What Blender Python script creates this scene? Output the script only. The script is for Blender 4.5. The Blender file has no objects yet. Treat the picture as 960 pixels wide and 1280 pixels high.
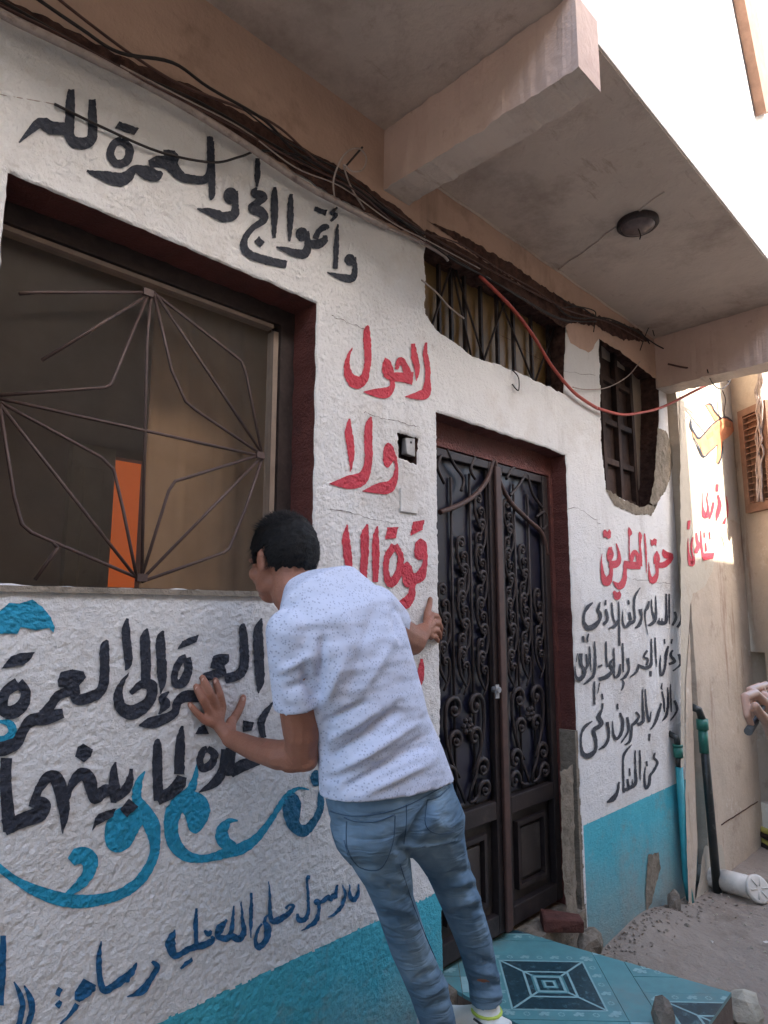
import bpy, bmesh, math, random
from mathutils import Vector, Matrix, noise
from mathutils.geometry import tessellate_polygon
random.seed(7)
sc = bpy.context.scene
C = sc.collection
# ------------------------------------------------------------------ camera
YAW, PIT, FPX, D, H = math.radians(45.12), math.radians(8.8), 824.0, 1.6, 1.55
CAM = Vector((0, -D, H))
FW = Vector((math.sin(YAW)*math.cos(PIT), math.cos(YAW)*math.cos(PIT), math.sin(PIT)))
RT = Vector((math.cos(YAW), -math.sin(YAW), 0))
UP = RT.cross(FW)
cd = bpy.data.cameras.new('camera'); cam = bpy.data.objects.new('camera', cd); C.objects.link(cam)
cd.sensor_fit = 'VERTICAL'; cd.sensor_height = 32.0; cd.lens = FPX/1280*32.0
cd.clip_start = 0.05; cd.clip_end = 2000
rm = Matrix((RT, UP, -FW)).transposed()
cam.matrix_world = Matrix.Translation(CAM) @ rm.to_4x4()
sc.camera = cam
# ------------------------------------------------------------------ sky, sun, exposure
SUN_DIR = Vector((0.08, -0.85, 0.55)).normalized()          # towards the sun
el = math.asin(SUN_DIR.z); az = math.atan2(SUN_DIR.x, SUN_DIR.y)
w = bpy.data.worlds.new('World'); sc.world = w; w.use_nodes = True
nt = w.node_tree; nt.nodes.clear()
sk = nt.nodes.new('ShaderNodeTexSky'); sk.sky_type = 'NISHITA'; sk.sun_disc = False
sk.sun_elevation = el; sk.sun_rotation = az; sk.air_density = 1.0; sk.dust_density = 2.5; sk.ozone_density = 1.0
bg = nt.nodes.new('ShaderNodeBackground'); bg.inputs['Strength'].default_value = 0.15
wo = nt.nodes.new('ShaderNodeOutputWorld')
nt.links.new(sk.outputs[0], bg.inputs[0]); nt.links.new(bg.outputs[0], wo.inputs[0])
sd = bpy.data.lights.new('sun', 'SUN'); sd.energy = 2.0; sd.angle = math.radians(0.5); sd.color = (1.0, 0.93, 0.82)
so = bpy.data.objects.new('sun', sd); C.objects.link(so); so.location = (0, -6, 12)
so.rotation_euler = SUN_DIR.to_track_quat('Z', 'Y').to_euler()
sc.view_settings.view_transform = 'Standard'; sc.view_settings.look = 'None'
sc.view_settings.gamma = 1.0; sc.view_settings.use_curve_mapping = False
sc.view_settings.exposure = 2.80
sc.cycles.max_bounces = 8; sc.cycles.diffuse_bounces = 5

# ------------------------------------------------------------------ geometry helpers
def ray(px, py): return FW + RT*((px-480)/FPX) - UP*((py-640)/FPX)
def P(px, py, y=0.0):                      # a point of the photograph on the upright plane y
    d = ray(px, py); return CAM + d*((y+D)/d.y)
def PZ(px, py, z):                         # ... on the level plane z
    d = ray(px, py); return CAM + d*((z-H)/d.z)
def PP(px, py, p0, n):                     # ... on any plane
    d = ray(px, py); return CAM + d*((p0-CAM).dot(n)/d.dot(n))
def depth(p): return (p-CAM).dot(FW)

def mesh_obj(name, bm, mat=None, parent=None, smooth=False, kind=None, label=None):
    me = bpy.data.meshes.new(name)
    bm.normal_update(); bm.to_mesh(me); bm.free()
    if mat:
        for m in (mat if isinstance(mat, (list, tuple)) else [mat]): me.materials.append(m)
    if smooth:
        for p in me.polygons: p.use_smooth = True
    o = bpy.data.objects.new(name, me); C.objects.link(o)
    if parent: o.parent = parent
    if kind: o['kind'] = kind
    if label: o['label'] = label
    return o
def tag(o, label, cat, group=None):
    o['label'] = label; o['category'] = cat
    if group: o['group'] = group
    return o
def thing(name, label, cat, loc=(0, 0, 0), group=None):
    o = bpy.data.objects.new(name, None); C.objects.link(o); o.empty_display_size = .1
    o.location = loc
    return tag(o, label, cat, group)
def local(o, root):                        # keep world place under a moved root
    o.parent = root; o.matrix_parent_inverse = Matrix.Translation(root.location).inverted(); return o

def box(bm, a, b, mi=0, rough=0.0):
    x0, y0, z0 = a; x1, y1, z1 = b
    v = [bm.verts.new((x+random.uniform(-rough, rough), y+random.uniform(-rough, rough), z+random.uniform(-rough, rough)))
         for z in (z0, z1) for y in (y0, y1) for x in (x0, x1)]
    for f in ((0,2,3,1),(4,5,7,6),(0,1,5,4),(2,6,7,3),(0,4,6,2),(1,3,7,5)):
        fc = bm.faces.new([v[i] for i in f]); fc.material_index = mi
def bevel(bm, w=.004, seg=2):
    bmesh.ops.bevel(bm, geom=list(bm.edges), offset=w, segments=seg, affect='EDGES', profile=.6)
def frame_of(t):
    t = t.normalized(); a = Vector((0, 0, 1)) if abs(t.z) < .9 else Vector((1, 0, 0))
    u = t.cross(a).normalized(); return u, t.cross(u).normalized()
def crom(pts, n=6):
    out = []; k = len(pts[0])
    for i in range(len(pts)-1):
        p0 = pts[max(i-1, 0)]; p1 = pts[i]; p2 = pts[i+1]; p3 = pts[min(i+2, len(pts)-1)]
        for j in range(n):
            t = j/n
            out.append(tuple(.5*(2*p1[c]+(p2[c]-p0[c])*t+(2*p0[c]-5*p1[c]+4*p2[c]-p3[c])*t*t+(3*p1[c]-p0[c]-3*p2[c]+p3[c])*t**3) for c in range(k)))
    out.append(tuple(pts[-1])); return out
def tube(bm, pts, r, seg=6, mi=0):
    pts = [Vector(p) for p in pts]; rings = []
    rr = r if isinstance(r, (list, tuple)) else [r]*len(pts)
    u = None
    for i, p in enumerate(pts):
        t = (pts[min(i+1, len(pts)-1)]-pts[max(i-1, 0)])
        if t.length < 1e-7: t = Vector((0, 0, 1))
        t.normalize()
        if u is None: u, v = frame_of(t)
        else:
            u = (u - t*u.dot(t))
            if u.length < 1e-5: u, v = frame_of(t)
            u.normalize(); v = t.cross(u)
        rings.append([bm.verts.new(p+(u*math.cos(a)+v*math.sin(a))*rr[i]) for a in [2*math.pi*k/seg for k in range(seg)]])
    for a, b in zip(rings, rings[1:]):
        for k in range(seg):
            f = bm.faces.new((a[k], a[(k+1) % seg], b[(k+1) % seg], b[k])); f.material_index = mi; f.smooth = True
    bm.faces.new(rings[0][::-1]).material_index = mi; bm.faces.new(rings[-1]).material_index = mi
def capsule(bm, p0, p1, r0, r1, seg=12):
    p0 = Vector(p0); p1 = Vector(p1); t = (p1-p0)
    L = max(t.length, 1e-5); t = t/L
    pts, rr = [], []
    for k in range(1, 5):
        a = math.pi/2*k/4.0; pts.append(p0-t*r0*math.cos(a)); rr.append(max(r0*math.sin(a), 1e-4))
    for k in range(0, 4):
        a = math.pi/2*k/4.0; pts.append(p1+t*r1*math.sin(a)+t*1e-5); rr.append(max(r1*math.cos(a), 1e-4))
    tube(bm, pts, rr, seg)
def chain(bm, pts, seg=12):                # pts: (Vector, r)
    for (a, ra), (b, rb) in zip(pts, pts[1:]): capsule(bm, a, b, ra, rb, seg)
def ellipsoid(bm, c, axes, radii, seg=16):
    m = Matrix.Identity(4)
    for i in range(3):
        for j in range(3): m[j][i] = axes[i][j]*radii[i]
    m.translation = Vector(c)
    bmesh.ops.create_uvsphere(bm, u_segments=seg, v_segments=seg-4, radius=1.0, matrix=m)
def roughen(poly, step, amp, seed=0, freq=14):
    out = []
    n = len(poly)
    for i in range(n):
        a = Vector(poly[i]); b = Vector(poly[(i+1) % n]); d = b-a; k = max(1, int(d.length/step))
        nn = Vector((-d.y, d.x)).normalized() if d.length > 0 else Vector((0, 0))
        for j in range(k):
            p = a+d*(j/k)
            s = noise.noise(Vector((p.x*freq, p.y*freq, seed)))+.5*noise.noise(Vector((p.x*freq*3.1, p.y*freq*3.1, seed+5)))
            out.append(p+nn*s*amp)
    return out
def holed(bm, loops, y0, y1, sides=True, mi_side=0, mis=None):   # upright sheet facing -y with holes; loops of (u,z)
    vs = [[Vector((p[0], p[1], 0)) for p in lp] for lp in loops]
    flat = [p for lp in vs for p in lp]
    bv = [bm.verts.new((p.x, y0, p.y)) for p in flat]
    for t in tessellate_polygon(vs):
        f = bm.faces.new([bv[i] for i in t])
        f.normal_update()
        if f.normal.y > 0: f.normal_flip()
    if sides:
        k = 0
        for li, lp in enumerate(loops):
            n = len(lp); back = [bm.verts.new((p[0], y1, p[1])) for p in lp]
            for i in range(n):
                j = (i+1) % n
                f = bm.faces.new((bv[k+i], bv[k+j], back[j], back[i])); f.material_index = mis[li] if mis else mi_side
            k += n
def sheet(bm, poly, y, mi=0):
    vs = [Vector((p[0], p[1], 0)) for p in poly]; bv = [bm.verts.new((p.x, y, p.y)) for p in vs]
    for t in tessellate_polygon([vs]):
        f = bm.faces.new([bv[i] for i in t]); f.normal_update(); f.material_index = mi
        if f.normal.y > 0: f.normal_flip()
def prism(bm, poly3, off, mi=0):
    a = [bm.verts.new(Vector(p)) for p in poly3]; b = [bm.verts.new(Vector(p)+Vector(off)) for p in poly3]
    n = len(a)
    f1 = bm.faces.new(a); f2 = bm.faces.new(b[::-1]); f1.material_index = f2.material_index = mi
    for i in range(n):
        f = bm.faces.new((a[i], b[i], b[(i+1) % n], a[(i+1) % n])); f.material_index = mi
def fixn(bm): bmesh.ops.recalc_face_normals(bm, faces=list(bm.faces))

# ------------------------------------------------------------------ materials
def nmat(name):
    m = bpy.data.materials.new(name); m.use_nodes = True
    n = m.node_tree.nodes; l = m.node_tree.links
    b = n['Principled BSDF']; return m, n, l, b
def mat(name, col, rough=.85, spec=.3, metal=0.0, var=.12, vscale=6, bumps=(), dirt=None, emit=None, stains=None, low=None):
    """bumps: (scale, strength, distance, kind); dirt: (colour, amount 0..1, scale); stains: streaks running down"""
    m, n, l, b = nmat(name)
    g = n.new('ShaderNodeNewGeometry'); pos = g.outputs['Position']
    b.inputs['Roughness'].default_value = rough; b.inputs['Metallic'].default_value = metal
    b.inputs['Specular IOR Level'].default_value = spec
    nz = n.new('ShaderNodeTexNoise'); nz.inputs['Scale'].default_value = vscale; nz.inputs['Detail'].default_value = 8
    nz.inputs['Roughness'].default_value = .65; l.new(pos, nz.inputs['Vector'])
    rp = n.new('ShaderNodeValToRGB'); l.new(nz.outputs['Fac'], rp.inputs['Fac'])
    rp.color_ramp.elements[0].position = .3; rp.color_ramp.elements[1].position = .7
    rp.color_ramp.elements[0].color = tuple(c*(1-var) for c in col)+(1,)
    rp.color_ramp.elements[1].color = tuple(min(1, c*(1+var)) for c in col)+(1,)
    out = rp.outputs['Color']
    def mixin(out, facsock, colour):
        mx = n.new('ShaderNodeMix'); mx.data_type = 'RGBA'; l.new(facsock, mx.inputs[0]); l.new(out, mx.inputs[6])
        mx.inputs[7].default_value = tuple(colour)+(1,); return mx.outputs[2]
    def blotch(scale, lo, hi, amount, stretch=None, detail=8, w=0):
        t = n.new('ShaderNodeTexNoise'); t.inputs['Scale'].default_value = scale; t.inputs['Detail'].default_value = detail
        t.inputs['Roughness'].default_value = .7
        mp = n.new('ShaderNodeMapping'); l.new(pos, mp.inputs['Vector']); mp.inputs['Location'].default_value = (w*3.1, w*1.7, w*2.3)
        if stretch: mp.inputs['Scale'].default_value = stretch
        l.new(mp.outputs[0], t.inputs['Vector'])
        mr = n.new('ShaderNodeMapRange'); l.new(t.outputs['Fac'], mr.inputs[0]); mr.inputs[1].default_value = lo; mr.inputs[2].default_value = hi
        mr.inputs[3].default_value = 0; mr.inputs[4].default_value = amount; mr.clamp = True
        return mr.outputs[0]
    if dirt:
        for i, dd in enumerate(dirt if isinstance(dirt, list) else [dirt]):
            colr, am, scl = dd[:3]; lo = dd[3] if len(dd) > 3 else .5
            out = mixin(out, blotch(scl, lo, lo+.14, am, w=i+1), colr)
    if stains:
        colr, am, scl, lo = stains[:4]
        out = mixin(out, blotch(scl, lo, lo+.15, am, stretch=stains[4] if len(stains) > 4 else (1, 1, .12), w=7), colr)
    if low:                                     # splashed dirt near the ground: (colour, z0, z1, amount)
        colr, z0, z1, am = low
        sx = n.new('ShaderNodeSeparateXYZ'); l.new(pos, sx.inputs[0])
        ad = n.new('ShaderNodeMath'); ad.operation = 'MULTIPLY_ADD'; l.new(nz.outputs['Fac'], ad.inputs[0]); ad.inputs[1].default_value = -.6; l.new(sx.outputs['Z'], ad.inputs[2])
        mr = n.new('ShaderNodeMapRange'); l.new(ad.outputs[0], mr.inputs[0]); mr.inputs[1].default_value = z0-.3; mr.inputs[2].default_value = z1-.3
        mr.inputs[3].default_value = am; mr.inputs[4].default_value = 0
        out = mixin(out, mr.outputs[0], colr)
    l.new(out, b.inputs['Base Color'])
    prev = None
    for (scl, st, dist, kd) in bumps:
        if kd == 'v':
            t = n.new('ShaderNodeTexVoronoi'); t.feature = 'SMOOTH_F1'; t.inputs['Smoothness'].default_value = .6; o_ = t.outputs['Distance']
        else:
            t = n.new('ShaderNodeTexNoise'); t.inputs['Detail'].default_value = 6; t.inputs['Roughness'].default_value = .62; t.inputs['Distortion'].default_value = .15; o_ = t.outputs['Fac']
        t.inputs['Scale'].default_value = scl; l.new(pos, t.inputs['Vector'])
        bp = n.new('ShaderNodeBump'); bp.inputs['Strength'].default_value = st; bp.inputs['Distance'].default_value = dist
        l.new(o_, bp.inputs['Height'])
        if prev: l.new(prev, bp.inputs['Normal'])
        prev = bp.outputs['Normal']
    if prev: l.new(prev, b.inputs['Normal'])
    if emit:
        b.inputs['Emission Color'].default_value = tuple(emit[0])+(1,); b.inputs['Emission Strength'].default_value = emit[1]
    return m
STUC = [(170, .7, .007, 'n'), (5, .4, .03, 'n')]
OLDSTUC = [(105, .9, .016, 'n'), (5, .4, .03, 'n')]
FINE = [(40, .5, .006, 'n'), (5, .5, .03, 'n')]
M = {}
M['white'] = mat('white_stucco', (.69, .68, .67), .9, .25, var=.05, vscale=3, bumps=STUC,
                 dirt=[((.42, .36, .30), .45, 1.6, .52), ((.30, .26, .22), .6, 9, .62)], stains=((.34, .30, .27), .35, 7, .57))
M['black'] = mat('black_paint', (.022, .026, .040), .6, .4, var=.3, vscale=40, bumps=STUC, dirt=((.25, .25, .27), .75, 110, .60))
M['red'] = mat('red_paint', (.50, .036, .058), .6, .4, var=.12, vscale=30, bumps=STUC, dirt=((.62, .30, .32), .6, 110, .60))
M['teal'] = mat('teal_paint', (.012, .27, .43), .6, .4, var=.15, vscale=25, bumps=STUC, dirt=((.25, .48, .56), .55, 110, .60))
M['deepteal'] = mat('deep_teal_paint', (.010, .12, .22), .6, .4, var=.15, vscale=25, bumps=STUC, dirt=((.15, .32, .42), .5, 110, .60))
M['blue'] = mat('blue_paint', (.008, .095, .22), .6, .4, var=.2, vscale=30, bumps=STUC, dirt=((.25, .34, .45), .6, 110, .60))
M['dado'] = mat('turquoise_dado_paint', (.06, .40, .50), .7, .35, var=.12, vscale=5, bumps=STUC,
                dirt=[((.20, .22, .20), .55, 5, .56), ((.12, .30, .35), .6, 14, .56), ((.35,.42,.42), .5, 40, .62)], low=((.27, .24, .20), .05, .50, .75))
M['pink'] = mat('pink_plaster', (.46, .325, .26), .9, .2, var=.12, vscale=2.5, bumps=FINE,
                dirt=[((.24, .16, .13), .6, 3, .56), ((.5, .42, .36), .5, 7, .60)], stains=((.17, .12, .10), .5, 5, .56))
M['soffit'] = mat('grey_soffit_plaster', (.53, .455, .39), .9, .2, var=.10, vscale=2.5, bumps=FINE,
                  dirt=[((.26, .20, .165), .6, 1.6, .50), ((.24, .15, .11), .55, 5, .62), ((.42, .38, .33), .3, 1.3, .55)], stains=((.20, .13, .095), .75, 12, .60, (.22, 1, 1)))
M['beamwhite'] = mat('limewashed_beam', (.53, .40, .34), .9, .2, var=.08, vscale=4, bumps=FINE,
                     dirt=[((.28, .17, .13), .35, 4, .55), ((.14, .10, .09), .8, 11, .64)])
M['parapet'] = mat('cream_parapet', (.78, .72, .66), .9, .2, var=.05, vscale=3, bumps=FINE, dirt=((.6, .5, .42), .4, 3, .56))
M['brown'] = mat('oxblood_paint', (.135, .042, .034), .65, .35, var=.22, vscale=9, bumps=OLDSTUC, dirt=((.05, .02, .02), .6, 8, .56))
M['bare'] = mat('bare_cement', (.22, .185, .145), .95, .15, var=.3, vscale=14, bumps=[(28, .9, .02, 'n')],
                dirt=[((.09, .08, .06), .8, 12, .52), ((.32, .27, .21), .5, 20, .58)])
M['groove'] = mat('broken_plaster_and_shade', (.085, .048, .040), .95, .1, var=.5, vscale=24, bumps=[(30, 1, .03, 'n')], dirt=((.17, .08, .06), .7, 20, .55))
M['neigh'] = mat('old_lime_plaster', (.48, .40, .32), .9, .2, var=.13, vscale=3, bumps=[(60, .35, .006, 'n'), (5, .5, .03, 'n')],
                 dirt=[((.64, .59, .52), .85, 7, .59), ((.24, .17, .13), .6, 5, .58), ((.70,.66,.6), .9, 22, .66)], stains=((.20, .09, .06), .8, 9, .57))
M['neighwhite'] = mat('whitewash', (.47, .42, .345), .9, .2, var=.06, vscale=4, bumps=[(50, .4, .006, 'n'), (7, .5, .02, 'n')], dirt=[((.40, .31, .24), .6, 6, .56), ((.30, .24, .19), .7, 16, .64)])
M['ground'] = mat('dusty_earth', (.30, .245, .20), .97, .1, var=.14, vscale=4, bumps=[(55, .6, .012, 'n'), (9, .6, .05, 'n')],
                  dirt=[((.17, .13, .10), .6, 3, .52), ((.38, .33, .28), .5, 11, .58)])
M['pave'] = mat('trodden_cement', (.17, .125, .10), .9, .2, var=.25, vscale=10, bumps=[(40, .7, .015, 'n')])
M['rock'] = mat('rock', (.19, .16, .13), .9, .2, var=.35, vscale=22, bumps=[(26, .8, .03, 'n')])
M['palerock'] = mat('pale_stone', (.42, .38, .30), .9, .2, var=.2, vscale=16, bumps=[(26, .7, .02, 'n')])
M['brick'] = mat('red_brick', (.095, .038, .030), .9, .2, var=.3, vscale=22, bumps=[(60, .8, .01, 'n')])
M['tile'] = mat('teal_ceramic', (.10, .27, .285), .32, .5, var=.14, vscale=14, bumps=[(14, .2, .004, 'n')], dirt=((.20, .21, .19), .45, 4, .52))
M['tiledark'] = mat('dark_marbled_glaze', (.018, .05, .065), .3, .5, var=.4, vscale=60, dirt=((.12, .24, .26), .8, 45, .55))
M['tilelight'] = mat('pale_blue_glaze', (.26, .44, .45), .32, .5, var=.12, vscale=40, dirt=((.10, .22, .24), .5, 50, .58))
M['iron'] = mat('dark_brown_iron', (.024, .016, .016), .58, .5, metal=.25, var=.3, vscale=20, bumps=[(45, .3, .003, 'n')], dirt=((.09, .06, .05), .5, 16, .58))
M['ironrust'] = mat('rust_brown_iron', (.062, .030, .024), .6, .4, var=.25, vscale=20, bumps=[(45, .3, .003, 'n')])
M['doorback'] = mat('navy_sheet_glass', (.010, .011, .024), .3, .5, var=.4, vscale=4)
M['doorpanel'] = mat('brown_steel_panel', (.038, .029, .026), .55, .4, metal=.1, var=.3, vscale=7, bumps=[(30, .3, .003, 'n')], dirt=((.10, .085, .07), .5, 6, .54))
M['grille'] = mat('grille_iron', (.085, .055, .048), .5, .4, metal=.2, var=.2, vscale=30, bumps=[(60, .3, .002, 'n')])
M['frame'] = mat('dark_window_frame', (.030, .020, .019), .6, .4, var=.5, vscale=30, dirt=((.15, .10, .10), .5, 50, .62))
M['cream'] = mat('cream_metal', (.27, .21, .17), .5, .4, var=.15, vscale=20)
M['curtain'] = mat('brown_curtain', (.28, .18, .105), .9, .1, var=.1, vscale=5)
M['dim'] = mat('dim_room_plaster', (.38, .31, .25), .95, .1, var=.15, vscale=3)
M['room'] = mat('room_shell', (.30, .25, .21), .95, .1, var=.1, vscale=3)
M['glow'] = mat('glowing_orange_wall', (.8, .25, .04), .8, .1, var=.05, vscale=6, emit=((1.0, .20, .03), .038))  # emission stands in for lamplight, no lamp lights this wall
M['amber'] = mat('dusty_amber_glass', (.20, .125, .05), .4, .4, var=.25, vscale=5, bumps=[(12, .3, .006, 'n')], dirt=((.10, .07, .04), .6, 4, .5))
M['wood'] = mat('old_dark_wood', (.045, .027, .022), .8, .2, var=.4, vscale=14, bumps=[(30, .4, .006, 'n')], dirt=((.02, .015, .015), .6, 6, .5))
M['brownwood'] = mat('weathered_brown_wood', (.20, .115, .078), .75, .3, var=.25, vscale=12, bumps=[(30, .4, .005, 'n')])
M['creamwood'] = mat('cream_painted_wood', (.70, .62, .45), .7, .3, var=.15, vscale=12, dirt=((.25, .22, .2), .6, 14, .62))
M['cable'] = mat('black_cable', (.020, .014, .014), .55, .4, var=.3, vscale=30)
M['brcable'] = mat('brown_cable', (.085, .040, .034), .55, .4, var=.3, vscale=30)
M['palecable'] = mat('dusty_grey_cable', (.36, .30, .27), .7, .3, var=.2, vscale=30, dirt=((.12, .07, .06), .6, 22, .55))
M['redhose'] = mat('red_hose', (.40, .065, .045), .5, .4, var=.15, vscale=30)
M['dkgreen'] = mat('green_pipe', (.015, .13, .10), .35, .5, var=.15, vscale=20)
M['blkpipe'] = mat('black_pipe', (.018, .022, .022), .4, .5, var=.3, vscale=20, dirt=((.2, .2, .18), .5, 20, .58))
M['tealpipe'] = mat('turquoise_painted_pipe', (.03, .26, .30), .5, .4, var=.15, vscale=20)
M['pvc'] = mat('white_pvc', (.62, .57, .50), .45, .4, var=.1, vscale=20, dirt=((.3, .25, .2), .6, 18, .54))
M['skin'] = mat('brown_skin', (.29, .125, .078), .5, .4, var=.16, vscale=18, bumps=[(190, .6, .003, 'n'), (40, .4, .003, 'n')], dirt=[((.36, .13, .085), .5, 22, .54), ((.17, .075, .05), .5, 45, .60)])
M['skin2'] = mat('light_brown_skin', (.50, .30, .22), .5, .35, var=.10, vscale=14, bumps=[(160, .25, .002, 'n')])
M['hair'] = mat('black_hair', (.0035, .003, .003), .62, .25, var=.4, vscale=60, bumps=[(220, .8, .004, 'n')])
M['nail'] = mat('nail', (.50, .29, .22), .35, .5, var=.05)
M['shoe'] = mat('white_trainer', (.72, .72, .68), .6, .3, var=.06, vscale=20)
M['sole'] = mat('grey_sole', (.30, .30, .30), .7, .3, var=.1, vscale=20)
M['lime'] = mat('lime_trim', (.50, .60, .10), .6, .3)
M['char'] = mat('charcoal_trim', (.03, .03, .035), .6, .3)
M['plate'] = mat('grey_plastic', (.36, .35, .34), .6, .3, var=.2, vscale=40)
M['yellow'] = mat('yellow_stripe', (.55, .48, .12), .7, .3)

def shirt_material(tint=(.56, .605, .74)):
    m, n, l, b = nmat('speckled_cotton'); b.inputs['Roughness'].default_value = .9; b.inputs['Specular IOR Level'].default_value = .15
    g = n.new('ShaderNodeNewGeometry')
    v = n.new('ShaderNodeTexVoronoi'); v.inputs['Scale'].default_value = 175; v.inputs['Randomness'].default_value = 1
    mq = n.new('ShaderNodeMapping'); mq.inputs['Rotation'].default_value = (.4, .9, .2); mq.inputs['Scale'].default_value = (1, .55, .8); l.new(g.outputs['Position'], mq.inputs['Vector']); l.new(mq.outputs[0], v.inputs['Vector'])
    mr = n.new('ShaderNodeMapRange'); l.new(v.outputs['Distance'], mr.inputs[0]); mr.inputs[1].default_value = .22; mr.inputs[2].default_value = .36; mr.inputs[3].default_value = 1; mr.inputs[4].default_value = 0
    sp = n.new('ShaderNodeSeparateColor'); l.new(v.outputs['Color'], sp.inputs[0])
    gt = n.new('ShaderNodeMath'); gt.operation = 'GREATER_THAN'; gt.inputs[1].default_value = .12; l.new(sp.outputs[0], gt.inputs[0])
    mu = n.new('ShaderNodeMath'); mu.operation = 'MULTIPLY'; l.new(mr.outputs[0], mu.inputs[0]); l.new(gt.outputs[0], mu.inputs[1])
    m2 = n.new('ShaderNodeMath'); m2.operation = 'MULTIPLY'; l.new(mu.outputs[0], m2.inputs[0]); m2.inputs[1].default_value = .5
    mx = n.new('ShaderNodeMix'); mx.data_type = 'RGBA'; l.new(m2.outputs[0], mx.inputs[0]); mx.inputs[6].default_value = tint+(1,); mx.inputs[7].default_value = (.13, .17, .28, 1)
    l.new(mx.outputs[2], b.inputs['Base Color'])
    # drape folds: stretched noise
    mp = n.new('ShaderNodeMapping'); mp.inputs['Rotation'].default_value = (.3, .7, .35); mp.inputs['Scale'].default_value = (3, 9, 14); l.new(g.outputs['Position'], mp.inputs['Vector'])
    nz = n.new('ShaderNodeTexNoise'); nz.inputs['Scale'].default_value = 1.0; nz.inputs['Detail'].default_value = 2; l.new(mp.outputs[0], nz.inputs['Vector'])
    bp = n.new('ShaderNodeBump'); bp.inputs['Strength'].default_value = .85; bp.inputs['Distance'].default_value = .028; l.new(nz.outputs['Fac'], bp.inputs['Height'])
    nf = n.new('ShaderNodeTexNoise'); nf.inputs['Scale'].default_value = 400; l.new(g.outputs['Position'], nf.inputs['Vector'])
    b2 = n.new('ShaderNodeBump'); b2.inputs['Strength'].default_value = .3; b2.inputs['Distance'].default_value = .001; l.new(nf.outputs['Fac'], b2.inputs['Height']); l.new(bp.outputs[0], b2.inputs['Normal'])
    l.new(b2.outputs[0], b.inputs['Normal'])
    return m
def denim_material():
    m, n, l, b = nmat('faded_denim'); b.inputs['Roughness'].default_value = .95; b.inputs['Specular IOR Level'].default_value = .1
    g = n.new('ShaderNodeNewGeometry')
    nz = n.new('ShaderNodeTexNoise'); nz.inputs['Scale'].default_value = 7; nz.inputs['Detail'].default_value = 4; l.new(g.outputs['Position'], nz.inputs['Vector'])
    r = n.new('ShaderNodeValToRGB'); l.new(nz.outputs['Fac'], r.inputs['Fac'])
    r.color_ramp.elements[0].position = .35; r.color_ramp.elements[0].color = (.085, .145, .215, 1)
    r.color_ramp.elements[1].position = .70; r.color_ramp.elements[1].color = (.20, .295, .385, 1)
    nf = n.new('ShaderNodeTexNoise'); nf.inputs['Scale'].default_value = 330; nf.inputs['Detail'].default_value = 3; l.new(g.outputs['Position'], nf.inputs['Vector'])
    mx = n.new('ShaderNodeMix'); mx.data_type = 'RGBA'; mx.blend_type = 'OVERLAY'; mx.inputs[0].default_value = .5; l.new(r.outputs[0], mx.inputs[6]); l.new(nf.outputs['Color'], mx.inputs[7])
    l.new(r.outputs[0], b.inputs['Base Color'])
    mp = n.new('ShaderNodeMapping'); mp.inputs['Rotation'].default_value = (.5, .35, 0); mp.inputs['Scale'].default_value = (9, 9, 34); l.new(g.outputs['Position'], mp.inputs['Vector'])
    n2 = n.new('ShaderNodeTexNoise'); n2.inputs['Scale'].default_value = 1; n2.inputs['Detail'].default_value = 2; n2.inputs['Distortion'].default_value = .6; l.new(mp.outputs[0], n2.inputs['Vector'])
    bp = n.new('ShaderNodeBump'); bp.inputs['Strength'].default_value = .8; bp.inputs['Distance'].default_value = .018; l.new(n2.outputs['Fac'], bp.inputs['Height'])
    b2 = n.new('ShaderNodeBump'); b2.inputs['Strength'].default_value = .4; b2.inputs['Distance'].default_value = .001; l.new(nf.outputs['Fac'], b2.inputs['Height']); l.new(bp.outputs[0], b2.inputs['Normal'])
    l.new(b2.outputs[0], b.inputs['Normal'])
    return m
M['shirt'] = shirt_material(); M['denim'] = denim_material()
M['denimseam'] = mat('denim_seam', (.055, .095, .15), .9, .1)

# ------------------------------------------------------------------ ground and setting
def terrain():
    bm = bmesh.new()
    # fine patch near, coarse skirt out to the horizon
    def hz(x, y):
        z = .012*noise.noise(Vector((x*2.5, y*2.5, 1)))+.006*noise.noise(Vector((x*9, y*9, 3)))
        z += .07*math.exp(-((x-3.45)**2/.10+(y+.02)**2/.035))   # dirt heaped at the foot of the wall
        z += .05*math.exp(-((x-3.05)**2/.10+(y+.10)**2/.05))
        return z
    nx, ny = 150, 90; x0, x1, y0, y1 = -1.5, 8.5, -4.0, 1.0
    g = [[bm.verts.new((x0+(x1-x0)*i/nx, y0+(y1-y0)*j/ny, hz(x0+(x1-x0)*i/nx, y0+(y1-y0)*j/ny))) for j in range(ny+1)] for i in range(nx+1)]
    for i in range(nx):
        for j in range(ny):
            f = bm.faces.new((g[i][j], g[i+1][j], g[i+1][j+1], g[i][j+1])); f.smooth = True
    R = 400; o = [bm.verts.new((sx*R, sy*R, -.02)) for sx, sy in ((-1, -1), (1, -1), (1, 1), (-1, 1))]
    a, b, c, d = g[0][0], g[nx][0], g[nx][ny], g[0][ny]
    edges = [([g[i][0] for i in range(nx+1)], o[0], o[1]), ([g[nx][j] for j in range(ny+1)], o[1], o[2]),
             ([g[i][ny] for i in range(nx, -1, -1)], o[2], o[3]), ([g[0][j] for j in range(ny, -1, -1)], o[3], o[0])]
    for vs, p, q in edges:
        mid = len(vs)//2
        for i in range(mid): bm.faces.new((p, vs[i+1], vs[i]))
        bm.faces.new((p, q, vs[mid]))
        for i in range(mid, len(vs)-1): bm.faces.new((q, vs[i+1], vs[i]))
    fixn(bm)
    o_ = mesh_obj('ground', bm, M['ground'], kind='structure')
terrain()
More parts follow.
